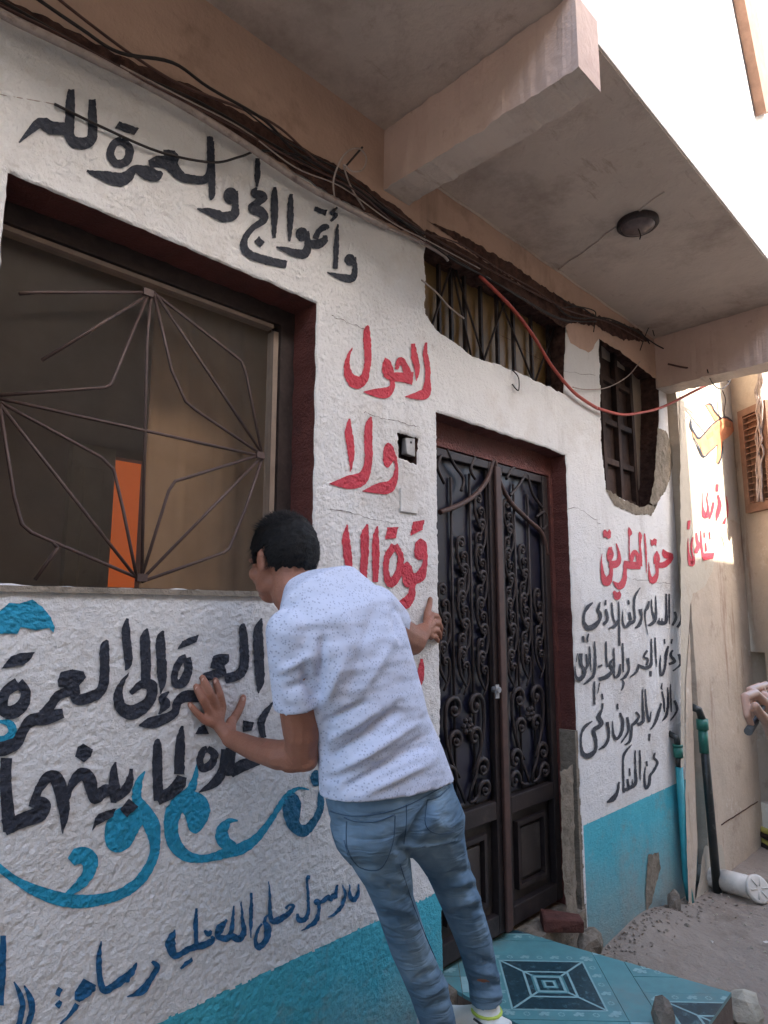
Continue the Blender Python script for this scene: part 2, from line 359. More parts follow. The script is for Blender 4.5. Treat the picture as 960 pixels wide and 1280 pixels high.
bm = bmesh.new(); box(bm, (-1.5, -.36, -.05), (1.93, .06, .185), rough=.004); mesh_obj('pavement', bm, M['pave'], kind='structure')

# ------------------------------------------------------------------ the house: wall with its openings
house = thing('house', 'low white stuccoed house with painted calligraphy, turquoise dado and a balcony over its door', 'house')
def UZ(px, py, y=0): p = P(px, py, y); return (p.x, p.z)
W1 = [(.37, 1.614), (1.29, 1.614), (1.29, 2.563), (.37, 2.563)]
DR = [(1.89, .15), (2.86, .15), (2.87, 2.325), (1.89, 2.325)]
TR = [UZ(*p) for p in ((530, 318), (531, 392), (545, 412), (590, 445), (640, 462), (704, 492), (707, 405), (640, 362), (560, 318), (533, 300))]
W3 = [UZ(*p) for p in ((748, 412), (752, 560), (757, 612), (775, 622), (800, 636), (818, 632), (823, 600), (824, 500), (822, 470), (800, 450), (775, 425))]
SB = [UZ(*p) for p in ((497, 541), (498, 572), (520, 581), (523, 548))]
WT = 2.985                                    # top of the white paint (cable line)
W1r = roughen(W1, .02, .006, 1); DRr = roughen(DR, .02, .007, 2); TRr = roughen(TR, .015, .010, 3); W3r = roughen(W3, .02, .012, 4); SBr = roughen(SB, .008, .006, 5, 60)
outer = [(-1.5, -.1), (4.20, -.1), (4.20, 3.60), (-1.5, 3.60)]
bm = bmesh.new(); holed(bm, [outer, W1r, DRr, TRr, W3r, SBr], 0, .115, True, 1, [0, 1, 1, 2, 2, 2])
wall = mesh_obj('wall', bm, [M['white'], M['brown'], M['groove']], house, label='rough white stucco front wall')
# thrown stucco: real relief over the wall skin, rounded off at every opening
def relief(x, z):
    a = 1.0 if x < 1.6 else max(.42, 1.0-(x-1.6)*.85)
    v = Vector((x*92, z*104+x*20, 1.7)); h = noise.noise(v)*.0032+noise.noise(v*2.1)*.0019
    return a*h-.0050
def nearest(p, lp):
    best = None
    n = len(lp)
    for i in range(n):
        ax, az = lp[i][0], lp[i][1]; bx_, bz = lp[(i+1) % n][0], lp[(i+1) % n][1]; ex, ez = bx_-ax, bz-az; L = ex*ex+ez*ez or 1e-12
        t = max(0, min(1, ((p[0]-ax)*ex+(p[1]-az)*ez)/L)); qx, qz = ax+ex*t, az+ez*t; d = (p[0]-qx)**2+(p[1]-qz)**2
        if best is None or d < best[0]: best = (d, qx, qz)
    return best
def inside(x, z, lp):
    c = False; n = len(lp); j = n-1
    for i in range(n):
        if (lp[i][1] > z) != (lp[j][1] > z) and x < (lp[j][0]-lp[i][0])*(z-lp[i][1])/(lp[j][1]-lp[i][1])+lp[i][0]: c = not c
        j = i
    return c
def stucco_sheet():
    xs = [-.2]
    while xs[-1] < 4.19: xs.append(xs[-1]+(.012 if xs[-1] < .3 else .0042+max(0, xs[-1]-1.6)*.0022))
    xs[-1] = 4.195
    zs = [.0]
    while zs[-1] < 2.985: zs.append(zs[-1]+.0045)
    nx_, nz_ = len(xs), len(zs)
    hl = [(lp, min(p[0] for p in lp), max(p[0] for p in lp), min(p[1] for p in lp), max(p[1] for p in lp)) for lp in (W1r, DRr, TRr, W3r, SBr)]
    keep = bytearray(nx_*nz_)
    for i in range(nx_-1):
        cx = (xs[i]+xs[i+1])/2
        act = [q for q in hl if q[1] <= cx <= q[2]]
        for j in range(nz_-1):
            cz = (zs[j]+zs[j+1])/2; k = 1
            for lp, x0, x1, z0, z1 in act:
                if z0 <= cz <= z1 and inside(cx, cz, lp): k = 0; break
            keep[i*nz_+j] = k
    co = [None]*(nx_*nz_)
    for i in range(nx_):
        for j in range(nz_):
            c4 = [keep[a*nz_+b] for a in (i-1, i) for b in (j-1, j) if 0 <= a < nx_-1 and 0 <= b < nz_-1]
            if not any(c4): continue
            x, z = xs[i], zs[j]
            if len(c4) == 4 and all(c4): co[i*nz_+j] = (x, relief(x, z), z)
            elif len(c4) < 4: co[i*nz_+j] = (x, 0, z)
            else:
                b = min((nearest((x, z), q[0]) for q in hl if q[1]-.05 <= x <= q[2]+.05 and q[3]-.05 <= z <= q[4]+.05), key=lambda t: t[0])
                co[i*nz_+j] = (b[1], 0, b[2])
    for nm, m, lab, sel in (('stucco', M['white'], 'rough thrown white stucco', 0), ('dado_paint', M['dado'], 'turquoise painted dado', 1)):
        idx = {}; vs = []; fs = []
        for i in range(nx_-1):
            cx = (xs[i]+xs[i+1])/2
            lim_ = (.590+.006*cx if cx < 1.95 else .603)+.004*noise.noise(Vector((cx*30, 0, 3)))+.003*noise.noise(Vector((cx*90, 0, 7)))
            for j in range(nz_-1):
                if not keep[i*nz_+j]: continue
                cz = zs[j]+.002
                if (1 if cz < lim_ and (cx < 1.95 or cx > 2.88) else 0) != sel: continue
                f = []
                for a, b in ((i, j), (i+1, j), (i+1, j+1), (i, j+1)):
                    k = a*nz_+b
                    if k not in idx: idx[k] = len(vs); vs.append(co[k])
                    f.append(idx[k])
                fs.append(f)
        me = bpy.data.meshes.new(nm); me.from_pydata(vs, [], fs); me.materials.append(m); me.polygons.foreach_set('use_smooth', [True]*len(fs)); me.update()
        o = bpy.data.objects.new(nm, me); C.objects.link(o); o.parent = house; o['label'] = lab
stucco_sheet()
# solid masonry behind the plaster skin
bm = bmesh.new()
for a, b in [((-1.5, .115, -.1), (.30, .45, 3.6)), ((1.40, .115, -.1), (1.80, .45, 3.6)), ((.30, .115, -.1), (1.40, .45, 1.60)), ((.30, .115, 2.66), (1.40, .45, 3.6)),
             ((1.80, .2, 2.36), (2.95, .45, 2.58)), ((2.95, .115, -.1), (3.25, .45, 3.6)), ((3.90, .115, -.1), (4.20, .45, 3.6)), ((3.25, .115, -.1), (3.90, .45, 2.1)),
             ((1.8, .115, 3.06), (3.9, .45, 3.6))]:
    box(bm, a, b)
mesh_obj('masonry', bm, M['room'], house)
bm = bmesh.new(); box(bm, (-1.5, .45, -.1), (4.2, 3.2, 3.6)); bmesh.ops.reverse_faces(bm, faces=list(bm.faces))
bm.faces.ensure_lookup_table(); bmesh.ops.delete(bm, geom=[f for f in bm.faces if all(abs(v.co.y-.45) < .01 for v in f.verts)], context='FACES')
mesh_obj('room', bm, M['room'], house)
# pink unpainted band above the cable line
band = roughen([(-1.5, 3.62), (-1.5, WT-.02)]+[(-1.5+5.7*i/60, WT-.02) for i in range(1, 61)]+[(4.2, 3.62)], .03, .010, 8)
tp = UZ(533, 292); 
band = [p for p in band]
bm = bmesh.new(); sheet(bm, band, -.0035); 
# cut it where the transom and small window rise above the line
bmesh.ops.delete(bm, geom=list(bm.faces), context='FACES_ONLY')
bm.free(); bm = bmesh.new()
holes = []
bandpoly = [(-1.5, 3.62), (-1.5, 2.97), (0, 2.972), (.8, 2.975), (1.5, 2.985), (1.80, 2.985)]
trtop = [p for p in TRr if p[1] > 2.9]
bandpoly += [(1.80, 3.02), (1.9, 3.055), (2.2, 3.05), (2.6, 3.04), (2.90, 3.03), (2.96, 2.93), (3.15, 2.93), (3.28, 3.05), (3.60, 3.05), (3.95, 3.02), (4.2, 2.99), (4.2, 3.62)]
bp_ = roughen(bandpoly, .03, .012, 9); sheet(bm, bp_, -.0075)
mesh_obj('upper_plaster_band', bm, M['pink'], house, label='bare pinkish plaster band under the balcony slab')
# broken groove the cables run in, their tray's shadow painted in as dark strips
def strip_px(pts, y, name, m, parent, seed=1, amp=.008, lab=None):
    poly = roughen([UZ(a, b, y) for a, b in pts], .012, amp, seed, 30)
    bm = bmesh.new(); sheet(bm, poly, y); return mesh_obj(name, bm, m, parent, label=lab)
strip_px([(-40, -20), (60, 22), (150, 70), (250, 112), (350, 168), (430, 212), (500, 262), (535, 292), (520, 296), (420, 246), (330, 191), (240, 136), (130, 74), (-40, -2)], -.0105, 'groove_and_shadow', M['groove'], house, 3)
strip_px([(533, 286), (560, 300), (620, 335), (660, 362), (700, 385), (716, 400), (704, 410), (660, 380), (620, 352), (560, 318), (531, 304)], -.0105, 'groove_and_shadow', M['groove'], house, 4)
strip_px([(535, 276), (570, 290), (640, 330), (700, 372), (740, 392), (800, 412), (812, 428), (775, 424), (745, 408), (712, 402), (660, 362), (600, 322)], -.0115, 'groove_and_shadow', M['groove'], house, 5, .012)
strip_px([(810, 1070), (823, 1064), (826, 1085), (820, 1105), (815, 1128), (808, 1142), (807, 1110)], -.0085, 'bare_patch', M['bare'], house, 11, .01)
# the bare cement at the foot of the door jamb
strip_px([(700, 965), (716, 955), (718, 1040), (722, 1165), (735, 1178), (712, 1180), (704, 1100)], -.0085, 'bare_jamb', M['bare'], house, 12, .012)
bm = bmesh.new(); box(bm, (2.845, -.003, .15), (2.873, .118, 1.02), rough=.004); mesh_obj('bare_jamb', bm, M['bare'], house)
# oxblood painted surround line on the outer face of window and door
def border(loop, wdt, y, nm, seed, bottom=False):
    pass
# patch of fallen plaster right of the small window
strip_px([(822, 535), (832, 538), (838, 552), (842, 572), (838, 595), (833, 612), (826, 622), (820, 634), (812, 628), (818, 600)], -.0085, 'fallen_plaster_patch', M['bare'], house, 14, .01)
strip_px([(756, 610), (775, 622), (800, 634), (822, 630), (815, 644), (795, 643), (768, 632)], -.0085, 'fallen_plaster_patch', M['bare'], house, 15, .01)
# hairline cracks
cr = bmesh.new()
for pts in [[(455, 515), (475, 522), (500, 528), (525, 534)], [(412, 637), (440, 642), (470, 650), (498, 655)], [(620, 415), (660, 440), (700, 462), (745, 470)], [(782, 722), (800, 725), (838, 730)], [(415, 395), (440, 405), (460, 415)], [(700, 640), (722, 636), (750, 655)]]:
    pr = None
    q = crom([(a, b, 0) for a, b in pts], 8)
    q = [P(a+random.uniform(-1, 1), b+random.uniform(-1.2, 1.2), -.0075) for a, b, _ in q]
    for a, b in zip(q, q[1:]):
        t = random.uniform(.0008, .0024)
        cr.faces.new([cr.verts.new(v) for v in (a, b, b+Vector((0, 0, t)), a+Vector((0, 0, t))) ])
fixn(cr); mesh_obj('hairline_crack', cr, M['groove'], house)['kind'] = 'stuff'

# ------------------------------------------------------------------ balcony: slab, beams, upper wall
bm = bmesh.new(); box(bm, (1.66, -.797, 3.29), (4.22, 0.0, 3.42)); mesh_obj('balcony_slab', bm, M['soffit'], house, label='stained grey balcony soffit right of the near beam')
bm = bmesh.new(); box(bm, (-1.5, -.797, 3.37), (1.655, 0.0, 3.42)); mesh_obj('balcony_slab', bm, M['soffit'], house, label='slightly higher grey soffit left of the near beam')
def beam(x0, x1, z0, y0, ztop=3.288):
    bm = bmesh.new(); n = 60
    rings = []
    for i in range(n+1):
        y = y0+(0-y0)*i/n; j = lambda s: .005*noise.noise(Vector((y*9, s*3.3, x0)))+.006*noise.noise(Vector((y*34, s*5.1, x0)))
        rings.append([bm.verts.new((x0+j(1), y, z0+j(2))), bm.verts.new((x1+j(3), y, z0+j(4))), bm.verts.new((x1+j(5), y, ztop)), bm.verts.new((x0+j(6), y, ztop))])
    for a, b in zip(rings, rings[1:]):
        for k in range(4): bm.faces.new((a[k], a[(k+1) % 4], b[(k+1) % 4], b[k]))
    bm.faces.new(rings[0]); bm.faces.new(rings[-1][::-1]); fixn(bm)
    for f in bm.faces:
        f.material_index = 1 if f.normal.z < -.6 else 0
    return bm
mesh_obj('balcony_beam', beam(1.60, 1.735, 3.12, -.806, 3.368), [M['beamwhite'], M['soffit']], house, label='chipped limewashed beam nearer the calligraphy window')
mesh_obj('balcony_beam', beam(4.04, 4.20, 2.955, -.79), [M['beamwhite'], M['soffit']], house, label='deeper beam at the far end of the balcony')
bm = bmesh.new(); box(bm, (1.737, -.803, 3.296), (4.23, -.67, 6.2)); box(bm, (-1.5, -.803, 3.374), (1.736, -.67, 6.2)); 
mesh_obj('parapet', bm, M['parapet'], house, label='sunlit cream parapet wall over the balcony edge')
bm = bmesh.new(); box(bm, (-1.5, -.66, 3.425), (4.21, 3.2, 6.1)); mesh_obj('upper_storey', bm, M['pink'], house)
# shrinkage ridge across the soffit and along the slab / wall corner
bm = bmesh.new()
for (a, b) in ((PZ(697, 338, 3.2885), PZ(830, 240, 3.2885)),):
    q = [a.lerp(b, t/14)+Vector((random.uniform(-.006, .006), 0, 0)) for t in range(15)]
    tube(bm, q, .005, 5)
mesh_obj('soffit_seam', bm, M['soffit'], house)
bm = bmesh.new(); tube(bm, [Vector((1.74+2.3*t/24, -.009, 3.286+.003*math.sin(t*1.7))) for t in range(25)], .006, 5); mesh_obj('soffit_seam', bm, M['soffit'], house)

# ceiling light on the soffit
lc = PZ(797, 277, 3.29)
lamp = thing('ceiling_lamp', 'round dark unlit lamp fitting with a wire end on the balcony soffit', 'lamp', lc)
bm = bmesh.new()
def disc_lathe(bm, prof, seg=28):
    rings = [[bm.verts.new((r*math.cos(2*math.pi*k/seg), r*math.sin(2*math.pi*k/seg), z)) for k in range(seg)] for r, z in prof]
    for a, b in zip(rings, rings[1:]):
        for k in range(seg): bm.faces.new((a[k], a[(k+1) % seg], b[(k+1) % seg], b[k])).smooth = True
    bm.faces.new(rings[-1])
disc_lathe(bm, [(.088, .0), (.090, -.018), (.083, -.026), (.074, -.024)]); fixn(bm); mesh_obj('rim', bm, M['frame'], lamp)
bm = bmesh.new(); disc_lathe(bm, [(.074, -.020), (.067, -.032), (.045, -.038), (.012, -.040)]); fixn(bm)
M['lens'] = mat('smoked_lamp_glass', (.10, .075, .075), .35, .5, var=.3, vscale=40); mesh_obj('lens', bm, M['lens'], lamp)
bm = bmesh.new(); tube(bm, [(0, 0, -.03), (-.01, -.01, -.06), (-.004, -.012, -.075), (-.012, -.01, -.095)], .0028, 5); mesh_obj('wire_end', bm, M['cable'], lamp)

# ------------------------------------------------------------------ calligraphy
class Ink:
    def __init__(s, name, m, plane_y, label=None, fn=None, parent=None):
        s.bm = bmesh.new(); s.name = name; s.m = m; s.y = plane_y; s.k = 0; s.label = label; s.fn = fn; s.parent = parent
    def at(s, px, py):
        y = s.y-.00012*s.k
        return P(px, py, y)
    def stroke(s, T, pts, amp=.35):
        ox, oy, sc_ = T
        q = crom([(ox+x*sc_, oy+y*sc_, w_*sc_) for x, y, w_ in pts], 7)
        L, R = [], []
        for i, (x, y, w_) in enumerate(q):
            a = q[max(i-1, 0)]; b = q[min(i+1, len(q)-1)]; dx, dy = b[0]-a[0], b[1]-a[1]; n = math.hypot(dx, dy) or 1
            nx, ny = -dy/n, dx/n; h = max(w_*1.14, .6)/2
            j1 = amp*noise.noise(Vector((x*.45, y*.45, 1))); j2 = amp*noise.noise(Vector((x*.45, y*.45, 9)))
            L.append(s.bm.verts.new(s.at(x+nx*(h+j1), y+ny*(h+j1)))); R.append(s.bm.verts.new(s.at(x-nx*(h+j2), y-ny*(h+j2))))
        for i in range(len(q)-1):
            f = s.bm.faces.new((L[i], L[i+1], R[i+1], R[i])); f.normal_update()
            if f.normal.y > 0: f.normal_flip()
        s.k += 1; return s
    def fill(s, T, pts, smooth=False, amp=.35):
        ox, oy, sc_ = T
        p = [(ox+x*sc_, oy+y*sc_, 0) for x, y in pts]
        if smooth: p = crom(p+[p[0]], 5)[:-1]
        else:
            p = [(v.x, v.y, 0) for v in roughen([(a, b) for a, b, _ in p], 1.5, amp, 2, .5)]
        v3 = [s.at(a, b) for a, b, _ in p]
        bv = [s.bm.verts.new(v) for v in v3]
        for t in tessellate_polygon([[Vector((a, b, 0)) for a, b, _ in p]]):
            try: f = s.bm.faces.new([bv[i] for i in t])
            except ValueError: continue
            f.normal_update()
            if f.normal.y > 0: f.normal_flip()
        s.k += 1; return s
    def ball(s, T, x, y, rx, ry=None):
        ry = ry or rx
        return s.fill(T, [(x+rx*math.cos(a*math.pi/6), y+ry*math.sin(a*math.pi/6)) for a in range(12)], True)
    def done(s):
        if s.parent is house:
            for _ in range(7):
                le = [e for e in s.bm.edges if e.calc_length() > .0045]
                if not le: break
                bmesh.ops.subdivide_edges(s.bm, edges=le, cuts=1)
            bmesh.ops.triangulate(s.bm, faces=list(s.bm.faces))
            for v in s.bm.verts: v.co.y += relief(v.co.x, v.co.z)
            for f in s.bm.faces: f.smooth = True
        return mesh_obj(s.name, s.bm, s.m, s.parent, label=s.label)
def ink(m, label, items, y=-.0027, parent=None, name='painted_word'):
    k = Ink(name, M[m], y, label, parent=parent or house)
    for T, kind, *a in items:
        if kind == 's': k.stroke(T, a[0])
        elif kind == 'f': k.fill(T, a[0], len(a) > 1)
        else: k.ball(T, *a)
    return k.done()
A = (0, 80, .25); B = (220, 160, .25); Cc = (400, 400, 1/6); Dd = (400, 500, 1/6); Ee = (400, 630, .1954)
F_ = (0, 740, .20833); G_ = (160, 740, .20833); Hh = (0, 880, .25); I_ = (180, 880, .25); J_ = (0, 960, .25); K_ = (180, 940, .25)
L_ = (0, 1120, .22917); Mm = (140, 1110, .20833); N_ = (290, 1050, .20833); O_ = (730, 640, .13542); Pp = (710, 730, .15625); Q_ = (710, 850, .15625)
ink('black', 'black word at the left end of the line above the window', [
 (A, 's', [(352,132,26),(348,200,42),(345,300,42),(345,365,44),(375,398,52),(430,398,52),(458,365,44),(458,280,42),(456,182,30)]),
 (A, 's', [(345,328,54),(260,325,58),(200,300,50),(150,338,30),(90,400,6)])])
ink('black', 'long black word above the window beside the hanging wire', [
 (A, 's', [(600,385,36),(643,425,36),(630,488,38),(580,503,36),(548,460,36),(565,405,34),(604,385,36)]),
 (A, 'f', [(592,292),(692,325),(665,362),(570,325)]),
 (A, 's', [(430,538,6),(500,560,40),(590,582,62),(635,565,52),(668,530,34),(720,545,60),(775,560,56),(806,545,14)]),
 (A, 's', [(742,505,34),(790,492,52),(845,505,56),(880,545,50),(915,572,42),(960,580,38),(1010,585,36),(1040,560,34),(1050,520,34),(1048,450,32),(1044,366,26)]),
 (A, 'f', [(812,432),(870,435),(895,470),(880,510),(820,505)]),
 (B, 's', [(176,68,20),(170,110,32),(172,200,32),(175,330,28),(168,365,6)])])
ink('black', 'black waw to the right of the long word above the window', [
 (B, 'b', 268, 343, 36, 42), (B, 's', [(285,320,36),(292,390,30),(284,435,44),(235,448,46),(170,425,36),(100,408,6)])])
ink('black', 'black word with a deep hook above the window', [
 (B, 's', [(403,155,18),(403,230,26),(400,298,10)]),
 (B, 's', [(400,300,8),(388,328,36),(428,348,44),(405,375,34),(375,405,40),(425,428,46),(432,465,34),(380,502,26),(343,550,28),(336,600,36),(370,638,36),(450,664,38),(548,686,34)]),
 (B, 'f', [(410,543),(438,575),(415,602),(388,570)]), (B, 's', [(490,298,12),(488,340,28),(488,440,32),(485,555,14)])])
ink('black', 'black word with a slanting dot bar, right of the window head', [
 (B, 's', [(572,333,14),(568,380,26),(567,470,28),(562,570,12)]), (B, 'b', 624, 535, 30, 36),
 (B, 's', [(645,520,26),(654,580,28),(640,630,42),(590,628,36),(540,610,24),(495,598,5)]),
 (B, 's', [(655,578,28),(700,585,40),(735,566,34),(742,540,20)]), (B, 's', [(690,560,28),(708,520,24),(742,498,30),(756,508,12)]),
 (B, 'f', [(692,394),(752,414),(742,442),(684,416)]), (B, 's', [(802,400,8),(775,428,18),(795,440,18),(768,470,10)]), (B, 's', [(804,483,8),(797,590,24),(792,706,20)]),
 ])
ink('black', 'small black waw ending the line above the window', [(B, 'b', 864, 662, 26, 30), (B, 's', [(880,650,30),(890,700,22),(878,752,34),(830,750,32),(750,724,5)])])
# red column between window and door
ink('red', 'topmost red word in the column between window and door', [
 (Cc, 's', [(352,42,10),(345,90,44),(348,180,50),(352,290,46),(342,380,44),(315,450,64),(265,470,86),(215,430,64),(195,340,38),(208,270,22),(236,208,4)]),
 (Cc, 'f', [(482,284),(520,310),(545,380),(545,450),(495,445),(462,405),(462,330)], 1),
 (Cc, 's', [(528,430,30),(534,500,36),(485,548,72),(400,548,50),(318,542,4)]),
 (Cc, 's', [(565,375,20),(592,305,42),(628,345,44),(655,415,56)]), (Cc, 's', [(690,440,86),(610,432,64),(520,428,60)]),
 (Cc, 's', [(690,180,26),(702,280,44),(722,370,36),(715,462,5)]),
 (Cc, 's', [(790,172,12),(783,250,32),(798,350,36),(800,450,38),(788,545,64),(740,568,60),(632,578,5)])])
ink('red', 'second red word from the top, beside the broken socket', [
 (Dd, 's', [(215,142,10),(207,240,50),(222,350,50),(228,450,34),(222,542,4)]),
 (Dd, 's', [(376,128,12),(357,200,50),(355,330,52),(357,450,54),(335,545,64),(290,600,92),(200,620,86),(140,625,52),(62,630,4)]),
 (Dd, 'f', [(505,320),(540,350),(562,420),(566,480),(545,460),(500,510),(470,470),(465,400),(480,340)], 1),
 (Dd, 's', [(556,430,24),(566,510,22),(550,600,46),(505,655,80),(430,665,70),(308,686,4)])])
ink('red', 'third red word from the top, half hidden by the man', [
 (Ee, 's', [(168,132,8),(160,220,42),(170,320,48),(185,440,36),(190,560,20)]), (Ee, 's', [(297,130,8),(280,200,46),(280,300,46),(272,450,42),(270,560,40)]), (Ee, 's', [(362,142,8),(350,220,36),(350,350,42),(348,500,30)]),
 (Ee, 'f', [(425,150),(495,148),(478,220),(410,228)]), (Ee, 's', [(470,265,42),(508,330,34),(500,430,42),(448,508,48),(418,450,36),(422,345,36),(470,265,42)]),
 (Ee, 'f', [(590,115),(662,102),(650,165),(570,205)]), (Ee, 'f', [(635,220),(670,245),(678,310),(655,350),(620,357),(596,320),(605,250)], 1),
 (Ee, 's', [(668,310,24),(662,390,30),(635,460,60),(585,490,50)]), (Ee, 'f', [(550,365),(580,400),(592,440),(640,440),(620,500),(590,530),(540,530),(520,490),(525,400)], 1),
 (Ee, 's', [(588,500,26),(575,590,46),(530,640,62),(455,645,5)])])
ink('red', 'lowest red word, showing under the right arm of the man', [
 (Ee, 's', [(545,930,34),(555,1020,42),(575,1110,34),(590,1150,30)]), (Ee, 's', [(645,990,12),(640,1060,36),(620,1140,52),(560,1180,40)])])
# big dark lettering below the window
ink('black', 'large black word at the left edge under the window', [
 (F_, 'f', [(5,460),(60,385),(120,365),(205,360),(175,410),(130,440)]), (F_, 's', [(105,545,62),(150,600,52),(128,680,64),(60,722,72),(8,690,62),(30,600,56),(105,545,62)]),
 (F_, 's', [(640,288,16),(622,340,50),(622,500,52),(602,588,52),(540,628,60),(460,645,56),(440,600,50)]),
 (F_, 'f', [(360,480),(430,462),(495,475),(512,510),(470,560),(480,610),(430,620),(400,575),(345,570),(340,530)]),
 (F_, 's', [(430,590,52),(345,620,50),(300,680,50),(255,735,56)]), (F_, 's', [(375,725,50),(290,745,64),(205,765,60),(160,790,56)]),
 (Hh, 's', [(300,50,40),(230,68,60),(150,82,52),(112,130,44),(80,190,54),(20,220,64),(-20,225,60)])])
ink('black', 'black stroke and looped letter left of the raised hand', [
 (F_, 's', [(757,158,12),(750,230,44),(760,350,48),(765,430,38),(745,470,5)]), (F_, 's', [(880,218,10),(865,280,54),(870,420,52),(868,530,50)]),
 (F_, 's', [(778,608,24),(840,555,44),(900,562,64),(902,625,54),(860,685,64),(780,722,78),(718,685,62),(705,610,48),(730,540,26),(770,483,4)]),
 (G_, 's', [(208,232,10),(190,280,46),(195,400,52),(200,520,46),(190,612,4)]), (G_, 's', [(242,597,8),(200,635,40),(218,672,54),(178,732,6)])])
ink('black', 'large black word with a ring letter above the raised hand', [
 (G_, 'f', [(290,345),(320,295),(360,275),(420,255),(405,300),(350,325)]), (G_, 's', [(345,395,46),(357,460,46),(325,538,52),(278,550,40),(277,480,36),(308,412,38),(345,395,46)]),
 (G_, 's', [(430,628,60),(345,625,62),(292,660,46),(272,725,44),(200,765,56),(130,785,60),(60,800,8)]),
 (G_, 'f', [(505,385),(540,370),(600,372),(600,420),(575,440),(590,500),(520,520),(430,545),(420,515),(450,485),(520,462),(485,455)]),
 (G_, 's', [(575,520,52),(650,498,52),(688,450,52),(690,330,48),(683,220,40),(692,188,8)]), (G_, 's', [(798,158,8),(775,230,48),(780,400,54),(785,530,46),(775,607,4)])])
ink('black', 'tall two-legged black word in the second big line', [
 (Hh, 's', [(787,172,10),(782,220,40),(784,400,44),(792,480,50)]), (Hh, 's', [(780,478,50),(850,440,54),(892,395,56),(905,360,44)]), (Hh, 's', [(908,108,8),(898,180,40),(890,350,46)])])
ink('black', 'wide black word at the left of the second big line', [
 (Hh, 'f', [(410,195),(460,225),(450,262),(415,290),(372,262),(385,215)]), (Hh, 's', [(28,268,50),(25,400,52),(38,560,56),(35,640,40)]),
 (Hh, 's', [(15,615,74),(110,578,64),(190,548,70),(222,500,50),(190,482,40),(160,500,44)]), (Hh, 's', [(158,515,36),(188,430,36),(232,368,50),(275,368,60),(302,440,60),(316,540,46),(308,645,4)]),
 (Hh, 's', [(325,490,26),(348,415,32),(398,350,54),(438,368,60),(455,430,54),(470,478,40),(515,435,54),(560,430,50)]), (Hh, 's', [(574,288,8),(564,340,34),(568,420,48),(562,492,24)]),
 (Hh, 's', [(570,465,44),(620,432,44),(645,380,34),(652,322,12)]), (Hh, 'f', [(577,518),(562,560),(480,605),(455,632),(470,570),(490,545)])])
ink('black', 'black dot over the turquoise swirl', [(Hh, 'f', [(640,470),(687,510),(630,565),(595,525)])], y=-.0036, name='painted_dot')
ink('black', 'black word mostly hidden behind the left hand and forearm', [
 (I_, 's', [(312,222,30),(348,250,34),(330,300,36),(290,320,36),(274,280,32),(290,235,30),(312,222,30)]), (I_, 's', [(402,225,38),(392,320,42),(350,390,42),(268,440,5)]),
 (I_, 's', [(430,220,44),(422,300,44),(424,358,30)]), (I_, 's', [(425,345,44),(490,305,54),(570,285,34)]), (I_, 'f', [(490,80),(545,90),(535,130),(490,140)]),
 (I_, 'f', [(250,150),(270,115),(300,100),(320,150)]), (I_, 's', [(640,-10,8),(606,40,26),(580,90,34),(592,168,26)])])
# turquoise swirls
ink('teal', 'turquoise cap shape at the left under the window', [(F_, 'f', [(-60,180),(0,110),(50,65),(110,70),(190,45),(250,90),(300,150),(325,215),(315,245),(290,215),(210,230),(120,210),(100,250),(-60,250)])], name='painted_motif')
ink('teal', 'turquoise curl cut by the left edge of the wall', [(Hh, 's', [(-10,85,10),(45,98,34),(58,140,36),(25,170,30),(-20,178,30)])], name='painted_motif', y=-.0018)
ink('teal', 'leftmost turquoise swirl under the big lettering', [
 (J_, 's', [(720,15,6),(688,75,34),(680,150,44),(712,210,66),(752,280,74),(768,360,50),(765,430,42),(728,515,44),(660,590,46),(560,640,48),(420,664,56),(300,652,62),(180,612,52),(80,560,34),(0,502,34),(-60,450,30)]),
 (J_, 'f', [(580,205),(640,180),(700,180),(715,250),(680,330),(640,395),(580,420),(530,390),(518,310),(545,240)], 1),
 (J_, 's', [(315,638,14),(390,585,44),(438,520,56),(442,455,76),(395,435,76),(352,468,44)])], y=-.0018, name='painted_motif')
ink('teal', 'turquoise double curl in the middle under the lettering', [
 (K_, 's', [(264,42,5),(252,120,24),(228,190,44),(190,235,64),(145,295,72),(130,380,62),(152,462,62),(210,518,50),(300,530,34),(400,505,44),(480,480,52),(550,436,40),(620,352,26),(670,272,24),(720,206,24),(770,180,14),(822,188,5)]),
 (K_, 'f', [(190,215),(255,198),(305,228),(326,290),(302,360),(255,405),(218,382),(205,330),(180,280)], 1),
 (K_, 's', [(462,340,8),(420,345,26),(385,392,54),(395,445,60),(445,475,44)])], y=-.0018, name='painted_motif')
ink('deepteal', 'deep teal curl below the left elbow of the man', [
 (K_, 'f', [(700,230),(745,202),(780,255),(772,345),(805,358),(855,290),(870,190),(895,235),(880,320),(822,408),(770,420),(712,372),(687,290)], 1), (K_, 'b', 855, 130, 27, 42)], y=-.0018, name='painted_motif')
